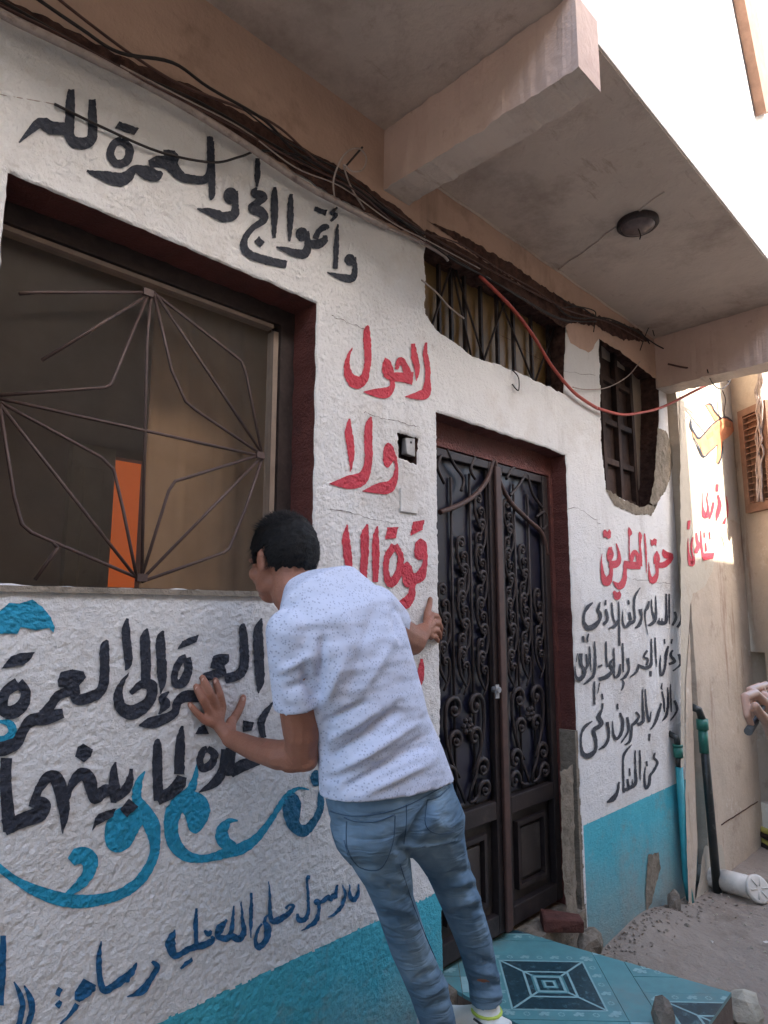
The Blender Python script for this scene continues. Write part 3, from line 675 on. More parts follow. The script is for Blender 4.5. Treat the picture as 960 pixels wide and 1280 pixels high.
# blue hand lettering
ink('blue', 'blue upright bar at the left edge low on the wall', [(L_, 's', [(14,212,28),(8,400,34),(0,590,26)])])
ink('blue', 'pair of blue closing brackets', [(L_, 's', [(72,462,6),(105,530,26),(118,600,28),(95,710,24)]), (L_, 's', [(127,482,6),(160,550,30),(170,620,30),(142,710,26)]),
 (L_, 'f', [(315,490),(338,505),(320,545),(295,530)]), (L_, 'f', [(318,560),(338,575),(318,612),(295,590)])])
ink('blue', 'blue word nearest the closing brackets', [
 (L_, 's', [(308,705,6),(370,650,16),(418,585,26)]), (L_, 'f', [(430,470),(450,445),(520,480),(515,515),(430,575),(402,560),(405,520)]),
 (L_, 's', [(548,242,6),(535,330,26),(540,440,30),(562,508,36),(620,482,36),(680,440,38),(720,400,26),(742,360,8)]), (L_, 's', [(640,480,16),(655,440,16),(690,460,16),(700,410,10)]),
 (L_, 's', [(688,547,4),(770,510,38),(822,440,26),(852,382,30),(822,352,14)])])
ink('blue', 'blue word with two dots beneath it, left of the middle', [
 (Mm, 's', [(374,246,5),(345,320,54),(362,395,40),(400,395,30),(440,370,32),(480,352,36),(550,335,38),(600,308,28),(588,284,12)]), (Mm, 's', [(503,118,10),(496,200,22),(500,335,24)]),
 (Mm, 'f', [(400,475),(430,440),(475,410),(482,435),(440,460),(410,484)]), (Mm, 's', [(548,250,12),(572,272,30),(588,250,12)])])
ink('blue', 'blue word with three tall stems in the middle of the low line', [
 (Mm, 's', [(682,185,10),(642,240,44),(628,285,30),(680,300,36),(712,285,34),(755,302,38),(785,255,28),(773,160,16),(770,78,5)]), (Mm, 's', [(724,102,8),(716,200,20),(704,300,30)]), (Mm, 's', [(830,25,10),(828,150,24),(825,295,5)])])
ink('blue', 'blue word with a hooked tail right of the tall stems', [
 (N_, 's', [(208,445,12),(190,485,20),(208,530,42),(198,595,30),(155,640,34),(135,600,20),(148,540,16),(172,498,10)]),
 (N_, 's', [(214,245,6),(220,350,16),(228,470,26),(262,482,38),(300,460,32),(340,430,26),(362,392,18),(335,388,12),(318,412,14)])])
ink('blue', 'blue word nearest the leg of the man on the low line', [
 (N_, 's', [(385,438,10),(395,475,30),(432,470,28),(452,420,18),(448,300,14),(445,225,14),(462,222,22)]), (N_, 'b', 504, 370, 20),
 (N_, 's', [(518,360,20),(512,430,18),(490,490,26),(412,542,4)]), (N_, 's', [(520,372,18),(555,352,26),(572,330,12),(582,352,26),(600,320,12),(612,340,24),(626,265,8)]),
 (N_, 's', [(656,265,6),(672,320,16),(652,390,20),(612,440,16),(568,460,4)]), (N_, 's', [(700,265,6),(700,330,22),(726,355,28),(750,312,18),(753,262,6)])])
# panel right of the door
ink('red', 'red heading right of the door', [
 (O_, 's', [(722,345,10),(745,392,56),(790,402,44),(815,400,26)]), (O_, 's', [(815,412,14),(780,450,40),(725,490,48),(648,488,44)]), (O_, 's', [(668,362,16),(650,420,26),(652,480,30)]), (O_, 's', [(668,370,12),(682,430,22),(672,480,20)]),
 (O_, 's', [(664,500,28),(668,570,28),(630,632,56),(600,590,24),(590,465,5)]), (O_, 'f', [(605,250),(622,262),(640,242),(665,255),(660,318),(640,300),(622,318),(610,300)]),
 (O_, 's', [(550,198,10),(563,350,16),(570,565,4)]), (O_, 's', [(505,182,10),(512,225,30),(508,300,16),(515,400,22),(505,500,46)]), (O_, 's', [(515,495,58),(430,492,60),(358,482,60)]),
 (O_, 's', [(425,455,34),(455,368,32),(485,400,30),(490,470,24)]), (O_, 's', [(405,140,6),(418,195,34),(410,245,10),(412,440,12)]), (O_, 's', [(372,515,26),(364,620,40),(322,685,58),(258,638,4)]),
 (O_, 's', [(290,290,8),(312,370,20),(316,440,36),(285,480,60),(222,482,56)]), (O_, 's', [(232,325,28),(250,395,28),(226,446,26),(216,390,22),(232,325,20)]), (O_, 's', [(245,500,24),(240,580,34),(202,642,74),(168,590,36),(153,470,14),(158,388,4)]),
 (O_, 'f', [(165,180),(185,160),(205,185),(228,158),(242,190),(240,235),(215,250),(195,232),(172,240)]), (O_, 'f', [(258,742),(275,722),(298,745),(320,728),(337,760),(325,800),(300,812),(270,800)])])
thin = lambda st: [(a, b, c*.88) for a, b, c in st]
ln1 = [[(745,272,6),(744,306,17)],[(722,270,6),(722,300,16)],[(898,243,6),(898,295,20),(868,348,20)],[(845,222,18),(858,270,24),(828,332,18)],[(803,78,12),(803,200,15),(805,322,6)],[(779,78,12),(781,200,16),(777,300,28),(740,312,34),(706,302,24)],[(695,92,6),(698,200,17),(690,288,26),(650,326,24),(630,330,6)],[(662,122,8),(665,200,15),(686,285,15)],[(642,138,14),(630,188,26),(612,222,16),(614,300,10),(632,405,3)],[(572,200,30),(582,268,20),(560,330,30),(526,354,8)],[(572,28,8),(530,98,20),(522,180,16),(526,288,20),(490,312,34),(450,346,18),(430,290,14),(432,205,4)],[(484,225,20),(495,290,26)],[(478,128,15),(480,165,15)],[(398,138,10),(402,250,15),(405,495,17)],[(343,148,14),(352,250,15),(368,310,12)],[(318,354,8),(368,335,26),(398,285,20)],[(296,200,20),(310,280,22),(278,322,24)],[(294,128,14),(295,168,14)],[(250,145,12),(235,205,24),(252,240,26),(244,290,26),(200,338,44),(150,350,38),(120,300,22),(125,232,20),(150,185,30),(192,148,10)]]
ink('black', 'topmost black line of the panel right of the door', [(Pp, 's', thin(s)) for s in ln1], name='painted_line')
ln2 = [[(880,560,24),(892,640,18),(832,697,10)],[(832,528,14),(814,568,22),(846,618,26),(800,640,20)],[(825,440,12),(820,478,12)],[(795,495,16),(780,560,26),(772,640,18),(760,700,22),(738,728,20),(730,650,16),(735,565,5)],[(765,440,12),(768,478,12)],[(690,428,12),(695,550,15),(703,662,6)],[(660,438,12),(662,560,17),(655,648,26),(610,672,28),(556,648,18)],[(628,530,18),(600,580,18),(632,602,18),(622,650,20)],[(560,640,16),(540,702,20),(486,748,8)],[(655,695,20),(655,740,16)],[(470,592,26),(480,680,18),(450,742,24),(410,768,8)],[(430,472,12),(435,600,17),(436,705,8)],[(428,768,8),(440,800,16),(420,852,6)],[(360,508,12),(362,640,17),(366,742,16),(402,718,28),(412,640,12)],[(298,458,12),(300,560,15),(306,665,12)],[(355,598,14),(328,640,24),(348,690,26),(300,742,36),(242,762,32)],[(245,790,12),(230,880,4)],[(232,664,18),(268,648,14)],[(205,458,12),(212,600,20),(200,720,24),(160,770,22),(116,804,10)],[(165,498,12),(172,600,15),(178,705,6)],[(205,778,15),(204,965,17)],[(114,415,20),(120,465,14)],[(157,395,14),(148,440,16),(152,465,10)],[(136,560,16),(152,640,22),(112,705,24)],[(95,555,32),(98,640,24),(130,700,24),(90,760,38),(55,738,22),(48,655,8)],[(68,555,8),(58,625,6)]]
ink('black', 'second black line of the panel right of the door', [(Pp, 's', thin(s)) for s in ln2], name='painted_line')
ln3 = [[(845,162,22),(866,240,18),(812,324,10)],[(812,32,10),(815,140,15),(820,255,8)],[(790,58,10),(795,180,16),(780,280,22),(746,328,8)],[(745,90,14),(760,160,16),(765,255,12)],[(748,22,6),(740,62,14),(752,75,8)],[(740,185,12),(718,258,26),(690,340,22),(652,398,10)],[(612,72,10),(620,200,16),(640,332,20),(658,252,8)],[(645,428,18),(645,485,14)],[(590,72,10),(592,200,17),(595,325,26),(548,356,28)],[(535,255,18),(560,288,18),(532,338,26),(500,362,20)],[(505,362,16),(490,480,24),(444,518,8)],[(466,296,24),(477,400,18),(418,502,12)],[(408,262,18),(432,330,22),(420,420,26),(380,470,24),(355,420,18),(350,325,5)],[(388,188,14),(392,235,14)],[(306,335,26),(320,440,20),(290,520,26),(236,558,8)],[(265,108,14),(272,155,14)],[(270,185,16),(264,238,16),(238,290,34),(262,340,32),(240,372,34),(198,402,32),(216,480,24),(210,560,28),(160,605,44),(115,590,32),(97,520,17),(100,430,17),(130,370,26),(188,328,8)]]
ink('black', 'third black line of the panel right of the door', [(Q_, 's', thin(s)) for s in ln3], name='painted_line')
ln4 = [[(508,792,6),(506,852,18)],[(692,580,12),(680,620,20),(708,660,22),(680,722,22),(650,762,22),(642,830,26),(615,862,22),(605,780,15),(612,688,6)],[(622,648,16),(626,690,12)],[(568,560,10),(570,680,17),(570,805,5)],[(530,562,12),(532,700,17),(535,818,28),(490,860,30),(436,880,24)],[(485,705,15),(488,765,12)],[(468,790,18),(478,850,18)],[(502,515,8),(450,578,22),(434,640,16),(437,800,17),(440,900,14)],[(402,812,14),(385,900,26),(350,950,42),(302,978,12)]]
ink('black', 'shortest, lowest black line of the panel right of the door', [(Q_, 's', thin(s)) for s in ln4], name='painted_line')

# broken socket box and blank plate
sock = thing('wall_socket', 'broken socket hanging in a black hole beside the red lettering', 'socket', P(510, 560, .02))
bm = bmesh.new(); c0 = P(510, 560, .02)
bx = [P(496, 540, .05), P(524, 548, .05), P(522, 584, .05), P(497, 574, .05)]
box(bm, (c0.x-.07, .045, c0.z-.08), (c0.x+.09, .05, c0.z+.08)); local(mesh_obj('back_box', bm, M['frame']), sock)
bm = bmesh.new(); box(bm, (c0.x-.022, .004, c0.z-.030), (c0.x+.020, .032, c0.z+.036), rough=.006); bevel(bm, .004); local(mesh_obj('socket_body', bm, M['plate']), sock)
bm = bmesh.new()
for dz in (.018, -.008): 
    q = Vector((c0.x-.002, .003, c0.z+dz)); tube(bm, [q, q+Vector((0, -.001, 0))], .005, 8)
local(mesh_obj('pin_hole', bm, M['frame']), sock)
pl = mesh_obj('cover_plate', (lambda b_: (box(b_, (P(498, 640).x, -.013, P(508, 641).z), (P(519, 640).x, .004, P(508, 612).z)), bevel(b_, .002), b_)[-1])(bmesh.new()), M['white'])
tag(pl, 'blank white cover plate below the broken socket', 'cover plate')

# ------------------------------------------------------------------ calligraphy window: frame, grille, room beyond
def wpart(name, bm, m, lab=None): return mesh_obj(name, bm, m, house, label=lab)
bm = bmesh.new()
yF = .115
for a, b in [((1.235, yF, 1.60), (1.30, yF+.05, 2.57)), ((.30, yF, 2.505), (1.235, yF+.05, 2.60)), ((.30, yF, 1.60), (1.235, yF+.05, 1.619))]: box(bm, a, b)
win = wpart('window', bm, M['frame'], 'dark timber window frame set in the oxblood reveal')
bm = bmesh.new()
for a, b in [((1.213, yF+.01, 1.622), (1.232, yF+.045, 2.482)), ((.30, yF+.01, 2.490), (1.211, yF+.045, 2.503))]: box(bm, a, b)
mesh_obj('inner_rail', bm, M['cream'], win, label='cream inner rail of the window')
bm = bmesh.new(); box(bm, (.37, -.012, 1.598), (1.285, .112, 1.6135), rough=.003); wpart('window_sill', bm, M['bare'], 'thin worn cement sill')
R3 = (0, 340, .4375); yg = .09
bars = [[(55,62),(110,58),(415,58)],[(120,252),(430,62)],[(425,60),(318,320),(300,330),(0,352)],[(432,60),(420,200),(405,880)],
 [(440,60),(690,255),(705,300),(748,520)],[(440,62),(490,280),(530,370),(560,395),(745,520)],[(445,62),(750,520)],[(0,362),(740,525)],[(0,372),(290,530),(325,565),(352,680),(390,870)],
 [(0,378),(385,868)],[(0,385),(40,640),(62,720),(90,745),(390,872)],[(150,770),(165,788),(100,880)],
 [(745,522),(500,598),(482,625),(405,870)],[(748,528),(412,872)],[(750,530),(700,680),(655,790),(640,802),(405,885)]]
for b_ in bars:
    bm = bmesh.new(); pts = [P(x*.4375, 340+y*.4375, yg) for x, y in b_]
    q = [pts[0]]
    for i in range(1, len(pts)-1):
        q += [pts[i].lerp(pts[i-1], .12), pts[i], pts[i].lerp(pts[i+1], .12)]
    q.append(pts[-1]); tube(bm, q, .0045, 8); mesh_obj('grille_bar', bm, M['grille'], win)
for h in [P(185, 366, yg-.004), P(325, 569, yg-.004), P(177, 722, yg-.004)]:
    bm = bmesh.new(); box(bm, h-Vector((.014, .006, .010)), h+Vector((.014, .006, .010))); mesh_obj('grille_joint', bm, M['grille'], win)
gm, gn, gl, gb = nmat('hazed_window_glass'); gb.inputs['Base Color'].default_value = (.42, .36, .31, 1); gb.inputs['Roughness'].default_value = .35
gt_ = gn.new('ShaderNodeBsdfTransparent'); gmx = gn.new('ShaderNodeMixShader'); gmx.inputs[0].default_value = .055  # the opaque share paints a reflected haze over the pane
gl.new(gt_.outputs[0], gmx.inputs[1]); gl.new(gb.outputs[0], gmx.inputs[2]); gl.new(gmx.outputs[0], gn['Material Output'].inputs[0])
bm = bmesh.new(); box(bm, (.30, yF+.025, 1.62), (1.213, yF+.029, 2.49)); mesh_obj('pane', bm, gm, win, label='glass pane behind the grille with reflected haze in its colour')
# inside the room
bm = bmesh.new(); n = 40; rows = []
for i in range(n+1):
    t = i/n; u0 = P(187, 500, .42).x; u1 = 1.75
    rows.append([bm.verts.new((u0+(u1-u0)*t, .42+.010*math.sin(t*31)+.005*math.sin(t*73), z)) for z in (1.3, 2.9)])
for a, b in zip(rows, rows[1:]): f = bm.faces.new((a[0], b[0], b[1], a[1])); f.smooth = True
cu = mesh_obj('curtain', bm, M['curtain']); tag(cu, 'plain brown curtain hanging inside the grilled window', 'curtain')
bm = bmesh.new(); gx0, gx1 = P(131, 700, 1.3).x, P(177, 700, 1.3).x; zt = P(150, 572, 1.3).z
box(bm, (-1.4, 1.3, .0), (gx0, 1.36, 3.5)); box(bm, (gx1, 1.3, .0), (2.2, 1.36, 3.5)); box(bm, (gx0, 1.3, zt), (gx1, 1.36, 3.5))
mesh_obj('partition_wall', bm, M['dim'], house)
M['olive'] = mat('olive_grey_door_paint', (.42, .37, .25), .6, .3, var=.12, vscale=6, dirt=((.2, .17, .12), .5, 9, .56))
idr = thing('inner_door', 'half open olive grey door inside the room beside the orange doorway', 'door', (gx0-.2, 1.27, 0))
dx0, dx1, dzt = P(84, 640, 1.25).x, gx0-.004, P(110, 556, 1.25).z
bm = bmesh.new(); box(bm, (dx0, 1.24, .0), (dx1, 1.285, dzt)); bevel(bm, .004); local(mesh_obj('door_slab', bm, M['olive']), idr)
for za, zb in ((1.35, dzt-.10), (.3, 1.2)):
    bm = bmesh.new(); box(bm, (dx0+.05, 1.228, za), (dx1-.05, 1.239, zb)); bevel(bm, .006); local(mesh_obj('raised_panel', bm, M['olive']), idr)
bm = bmesh.new(); q = Vector((dx1-.03, 1.22, 1.62)); tube(bm, [q, q+Vector((-.06, -.01, 0))], .007, 8); local(mesh_obj('handle', bm, M['cream']), idr)
bm = bmesh.new(); box(bm, (gx0-.5, 2.2, 0), (gx1+.9, 2.24, 3.4)); mesh_obj('glowing_wall', bm, M['glow'], house, label='orange wall with its own glow in place of lamplight, seen through a slim doorway')

# ------------------------------------------------------------------ double door
yD = .10
bm = bmesh.new()
for a, b in [((1.80, yD-.02, 2.225), (2.95, yD+.06, 2.34)), ((2.842, yD-.022, .15), (2.90, yD+.06, 2.225)), ((1.86, yD-.022, .15), (1.925, yD+.06, 2.225))]: box(bm, a, b)
wpart('door_frame', bm, M['brown'], 'oxblood steel door frame')
bm = bmesh.new(); box(bm, (1.88, -.01, .12), (2.87, .16, .262), rough=.004); wpart('threshold', bm, M['bare'])
def uz(px, py): p = P(px, py, yD); return p.x, p.z
U0, UM, U1 = 1.93, 2.400, 2.838
def leaf(x0, x1, nm_label, side):
    bm = bmesh.new(); box(bm, (x0+.003, yD+.02, .285), (x1-.003, yD+.05, 2.222))
    lf = mesh_obj('door_leaf', bm, M['doorpanel'], house, label=nm_label)
    bm = bmesh.new(); box(bm, (x0+.05, yD+.012, .80), (x1-.05, yD+.019, 2.18)); mesh_obj('glass_backing', bm, M['doorback'], lf)
    for a, b in [((x0+.004, yD-.015, .288), (x0+.048, yD+.019, 2.22)), ((x1-.048, yD-.015, .288), (x1-.004, yD+.019, 2.22))]:
        bm = bmesh.new(); box(bm, a, b); bevel(bm, .004); mesh_obj('stile', bm, M['iron'], lf)
    for za, zb in ((.288, .36), (.72, .79), (2.185, 2.22)):
        bm = bmesh.new(); box(bm, (x0+.049, yD-.014, za), (x1-.049, yD+.019, zb)); bevel(bm, .004); mesh_obj('rail', bm, M['iron'], lf)
    # raised rectangular moulding
    bm = bmesh.new(); px0, px1, pz0, pz1 = x0+.105, x1-.105, .405, .675; t = .018
    for a, b in [((px0, pz1-t), (px1, pz1)), ((px0, pz0), (px1, pz0+t)), ((px0, pz0+t), (px0+t, pz1-t)), ((px1-t, pz0+t), (px1, pz1-t))]:
        box(bm, (a[0], yD-.004, a[1]), (b[0], yD+.019, b[1]))
    mesh_obj('panel_moulding', bm, M['iron'], lf)
    bm = bmesh.new(); box(bm, (px0+.035, yD+.006, pz0+.035), (px1-.035, yD+.0195, pz1-.035)); bevel(bm, .006); mesh_obj('panel', bm, M['doorpanel'], lf)
    return lf
lfL = leaf(U0, UM-.004, 'left leaf of the iron door, behind the man', -1)
lfR = leaf(UM+.004, U1, 'right leaf of the iron door', 1)
bm = bmesh.new(); box(bm, (UM-.022, yD-.032, .288), (UM+.018, yD-.017, 2.2)); bevel(bm, .005); mesh_obj('cover_strip', bm, M['ironrust'], lfR)
bm = bmesh.new(); q = P(621, 862, yD-.045); tube(bm, [q+Vector((0, .02, 0)), q+Vector((0, -.015, 0))], .012, 12); box(bm, q+Vector((-.012, -.004, -.035)), q+Vector((.012, .0, .02))); mesh_obj('lock', bm, M['sole'], lfR)
def spiral(r, turns, dirn=1, steps=16, x=0, z=0, a0=0.0):
    return [(x+r*(1-.82*t/steps)*math.cos(a0+dirn*2*math.pi*turns*t/steps), 0, z+r*(1-.82*t/steps)*math.sin(a0+dirn*2*math.pi*turns*t/steps)) for t in range(steps+1)]
# one S-scroll of cast iron, shared by every copy
def scroll_mesh(s, name):
    bm = bmesh.new()
    up = spiral(.026, 1.15, -s, 14, s*.004, .022, math.pi if s > 0 else 0)
    tail = [(-s*.024, 0, -.02), (-s*.016, 0, -.055), (s*.004, 0, -.085), (s*.02, 0, -.105)]
    pts = [(-s*.022+0, 0, .022)]
    pts = list(reversed(tail))+[(p[0], p[1], p[2]) for p in up]
    n = len(pts); tube(bm, pts, [.004+.0045*math.sin(math.pi*min(1, (i+1)/n*1.2)) for i in range(n)], 6)
    ellipsoid(bm, (s*.004, -.003, .022), ((1, 0, 0), (0, 1, 0), (0, 0, 1)), (.009, .007, .009), 8)
    me = bpy.data.meshes.new(name); bm.to_mesh(me); bm.free(); me.materials.append(M['iron']); return me
scm = {1: scroll_mesh(1, 'scroll'), -1: scroll_mesh(-1, 'scroll_mirror')}
def put(me, nm, loc, parent, sc_=1.0, rot=0):
    o = bpy.data.objects.new(nm, me); C.objects.link(o); o.parent = parent; o.location = loc; o.scale = (sc_, 1, sc_); o.rotation_euler = (0, rot, 0); return o
for lf, x0, x1, s in ((lfL, U0, UM, -1), (lfR, UM, U1, 1)):
    wdt = (x1-x0-.10); cols = [x0+.05+wdt*f for f in (.16, .5, .84)]
    for ci, cx in enumerate(cols):
        out = ci if s > 0 else 2-ci
        ztop = 2.02-.20*out*(1 if True else 0)
        zz = ztop; k = 0
        while zz > 1.30:
            put(scm[1 if (k % 2 == 0) else -1], 'scroll', (cx+.012*(1 if k % 2 else -1), yD-.004, zz), lf, 1.05)
            put(scm[-1 if (k % 2 == 0) else 1], 'scroll', (cx+.012*(1 if k % 2 == 0 else -1), yD-.002, zz-.052), lf, .85)
            zz -= .112; k += 1
    for f in (.0, .33, .67, 1.0):
        bm = bmesh.new(); xx = x0+.05+wdt*f; tube(bm, [(xx, yD+.002, .80), (xx, yD+.002, 2.18-.10*abs(f-(0 if s > 0 else 1)))], .0065, 6); mesh_obj('upright_bar', bm, M['iron'], lf)
    # large acanthus scrolls of the lower field
    mid = (x0+x1)/2
    def big(cx, cz, r, sd, tail):
        bm = bmesh.new(); sp = spiral(r, 1.2, -sd, 22, 0, 0, math.pi if sd > 0 else 0)
        pts = [Vector((cx+p[0], yD-.002, cz+p[2])) for p in sp]
        tl = [Vector((cx+a, yD-.002, cz+b)) for a, b in tail]
        pts = tl+pts; n = len(pts)
        tube(bm, pts, [.005+.006*math.sin(math.pi*min(1, i/n*1.3+.05)) for i in range(n)], 7)
        ellipsoid(bm, (cx, yD-.006, cz), ((1, 0, 0), (0, 1, 0), (0, 0, 1)), (r*.28, .012, r*.28), 10)
        mesh_obj('acanthus_scroll', bm, M['iron'], lf)
    big(mid-.07*1, 1.18, .052, 1, [(-.02, -.20), (-.045, -.13), (-.056, -.06)])
    big(mid+.07*1, 1.18, .052, -1, [(.02, -.20), (.045, -.13), (.056, -.06)])
    big(mid-.06, 1.06, .040, 1, [(.02, -.14), (-.02, -.09), (-.042, -.04)])
    big(mid+.06, 1.06, .040, -1, [(-.02, -.14), (.02, -.09), (.042, -.04)])
    big(mid-.11, .93, .045, -1, [(.10, -.11), (.075, -.06), (.048, -.02)])
    big(mid+.11, .93, .045, 1, [(-.10, -.11), (-.075, -.06), (-.048, -.02)])
    big(mid-.12, .845, .040, -1, [(.10, -.03), (.075, -.03), (.045, -.015)])
    big(mid+.12, .845, .040, 1, [(-.10, -.03), (-.075, -.03), (-.045, -.015)])
    bm = bmesh.new()
    for k in range(6):
        a = k*math.pi/3; ellipsoid(bm, (mid+.024*math.cos(a), yD-.012, 1.11+.024*math.sin(a)), ((1, 0, 0), (0, 1, 0), (0, 0, 1)), (.012, .010, .012), 8)
    ellipsoid(bm, (mid, yD-.016, 1.11), ((1, 0, 0), (0, 1, 0), (0, 0, 1)), (.010, .010, .010), 8); mesh_obj('rosette', bm, M['iron'], lf)
Z4 = (520, 480, .297)
def arc(pts, lf, r=.011, m='ironrust'):
    bm = bmesh.new(); q = crom([tuple(P(520+x*.297, 480+y*.297, yD-.012)) for x, y in pts], 6); tube(bm, q, r, 8); mesh_obj('arch_bar', bm, M[m], lf)
arc([(322,320),(300,400),(250,465),(180,510),(100,540)], lfL)
arc([(330,320),(352,410),(400,500),(470,570),(530,630),(552,720)], lfR)
arc([(130,275),(160,340),(200,400),(190,450)], lfL, .007, 'iron'); arc([(105,300),(90,350),(120,420)], lfL, .007, 'iron')
arc([(460,380),(430,430),(395,470)], lfR, .007, 'iron'); arc([(470,380),(490,460),(530,520)], lfR, .007, 'iron'); arc([(505,560),(540,540),(552,580),(535,612),(520,600)], lfR, .007, 'iron')
arc([(250,300),(230,360),(250,400)], lfL, .007, 'iron'); arc([(380,400),(400,360),(430,345)], lfR, .007, 'iron')

# transom light over the door
yT = .085
bm = bmesh.new(); t0, t1 = 1.80, 2.94; box(bm, (t0, yT+.02, 2.55), (t1, yT+.03, 3.10)); tr = wpart('transom_window', bm, M['amber'], 'dusty amber transom window above the door')
for px_ in (548, 563, 580, 600, 620, 640, 662, 683):
    p = P(px_, 400, yT); bm = bmesh.new(); box(bm, (p.x-.007, yT-.012, 2.56), (p.x+.007, yT+.004, 3.09)); mesh_obj('transom_bar', bm, M['frame'], tr)
for (a, b) in (((536, 420), (566, 325)), ((566, 325), (605, 450)), ((605, 450), (640, 350)), ((615, 350), (668, 480)), ((668, 480), (700, 390)), ((560, 310), (590, 450))):
    bm = bmesh.new(); tube(bm, [P(*a, yT-.018), P(*b, yT-.018)], .0055, 6); mesh_obj('transom_bar', bm, M['frame'], tr)
bm = bmesh.new(); box(bm, (P(690, 440, yT).x, yT-.03, 2.5), (P(712, 440, yT).x+.02, yT+.015, 3.08)); mesh_obj('transom_post', bm, M['ironrust'], tr)

# small shuttered window right of the door
yS = .10
a0, a1 = P(745, 500, yS).x-.08, 3.93
bm = bmesh.new(); box(bm, (a0, yS+.02, 2.0), (a1, yS+.05, 3.2)); sw = wpart('shuttered_window', bm, M['wood'], 'dark wooden shuttered window right of the door')
nx = 3; 
for i in range(nx+1):
    x = 3.29+(3.88-3.29)*i/nx; bm = bmesh.new(); box(bm, (x-.018, yS-.012, 2.05), (x+.018, yS+.02, 3.15)); bevel(bm, .004); mesh_obj('shutter_stile', bm, M['wood'], sw)
for z in (2.20, 2.42, 2.66, 2.92):
    for i in range(nx):
        x = 3.29+(3.88-3.29)*i/nx; bm = bmesh.new(); box(bm, (x+.02, yS-.008, z-.018), (x+.59/nx-.02, yS+.02, z+.018)); bevel(bm, .004); mesh_obj('shutter_rail', bm, M['wood'], sw)

# ------------------------------------------------------------------ next house
yN = -.06
neigh = thing('neighbour_house', 'peeling tan and whitewashed house wall past the pipes, with a painted aeroplane', 'house', (4.2, 0, 0))
def npart(name, bm, m, lab=None, k=None):
    o = mesh_obj(name, bm, m, label=lab); local(o, neigh)
    if k: o['kind'] = k
    return o
bm = bmesh.new(); holed(bm, [roughen([(4.203, -.1), (5.20, -.1), (5.28, 1.5), (5.33, 2.4), (5.42, 3.4), (5.5, 6.5), (4.203, 6.5)], .05, .012, 21)], yN, .6)
npart('wall', bm, M['neigh'], 'bare tan plaster wall with rusty streaks')
def nstrip(pts, y, nm, m, seed, amp=.02, lab=None):
    poly = roughen([UZ(a, b, y) for a, b in pts], .025, amp, seed, 16); bm = bmesh.new(); sheet(bm, poly, y); return npart(nm, bm, m, lab)
nstrip([(849, 380), (922, 380), (917, 480), (917, 560), (922, 640), (925, 655), (912, 650), (909, 660), (906, 684), (902, 670), (895, 690), (890, 715), (880, 735), (866, 742), (862, 765), (858, 850), (856, 960), (851, 960), (851, 700)], yN-.004, 'whitewash_patch', M['neighwhite'], 23, .012, 'sunlit patch of whitewash')
nstrip([(866, 1150), (880, 1060), (893, 1048), (903, 1055), (908, 1090), (898, 1112)], yN-.004, 'whitewash_patch', M['neighwhite'], 24, .02, 'white plaster skirt behind the drain pipe')
nstrip([(862, 785), (866, 900), (872, 1060), (868, 1135), (861, 1140), (857, 1000), (857, 860)], yN-.008, 'bare_corner_plaster', M['neigh'], 25, .01, 'bare tan corner plaster')
bm = bmesh.new(); q = [P(902+45*t/12, 1031-29*t/12+random.uniform(-.4, .4), yN-.002) for t in range(13)]; tube(bm, q, .004, 4); npart('plaster_ledge', bm, M['groove'])
T_ = (840, 590, .1016); R_ = (850, 480, .09375)
def nink(m, lab, items, y=yN-.0075, nm='painted_word'):
    o = ink(m, lab, items, y=y, name=nm, parent=neigh); local(o, neigh)
nink('red', 'upper faded red word on the whitewashed neighbour wall', [(T_, 's', [(375,255,5),(378,420,16),(402,535,52),(438,520,44),(445,420,16),(430,330,14),(446,245,8)]), (T_, 's', [(512,372,24),(492,480,26),(462,575,18)]),
 (T_, 's', [(568,280,16),(588,400,40),(565,510,44),(545,600,6)]), (T_, 'f', [(540,150),(575,145),(570,240),(538,242)]), (T_, 's', [(670,298,6),(686,430,14),(685,560,8)]), (T_, 's', [(665,555,8),(640,635,34)])])
nink('red', 'lower red word on the whitewashed neighbour wall', [(T_, 'f', [(190,600),(230,595),(215,705),(188,708)]), (T_, 's', [(198,815,6),(205,1000,22),(240,1130,64),(268,1070,30),(248,1000,16),(240,900,24),(255,800,10)]),
 (T_, 's', [(300,745,18),(312,850,30),(330,900,44),(292,995,44)]), (T_, 's', [(355,718,10),(365,900,22),(388,1060,26)]), (T_, 'f', [(385,1000),(525,990),(510,1065),(380,1090)]),
 (T_, 's', [(398,740,12),(402,810,10)]), (T_, 's', [(462,738,14),(472,830,8)]), (T_, 's', [(415,870,12),(422,975,22)])])
M['orange'] = mat('orange_ochre_paint', (.62, .25, .12), .7, .3, var=.18, vscale=12)
M['ochre'] = mat('ochre_paint', (.42, .20, .09), .7, .3, var=.18, vscale=12)
nink('orange', 'painted orange aeroplane with raised tail', [(R_, 'f', [(245,760),(310,680),(450,530),(600,440),(700,500),(735,600),(680,680),(560,770),(470,830),(315,965)]), (R_, 'f', [(345,280),(400,265),(450,340),(540,450),(470,500)]),
 (R_, 'f', [(515,660),(590,620),(575,760),(550,960),(520,1070),(490,1050),(500,850)]), (R_, 's', [(160,600,10),(200,700,40),(270,790,60)])], nm='painted_aeroplane')
nink('ochre', None, [(R_, 'f', [(355,690),(440,620),(450,680),(370,745)]), (R_, 'f', [(462,575),(560,490),(575,545),(475,620)]), (R_, 'f', [(610,490),(680,520),(680,580),(610,570)])], y=yN-.0095, nm='aeroplane_window')
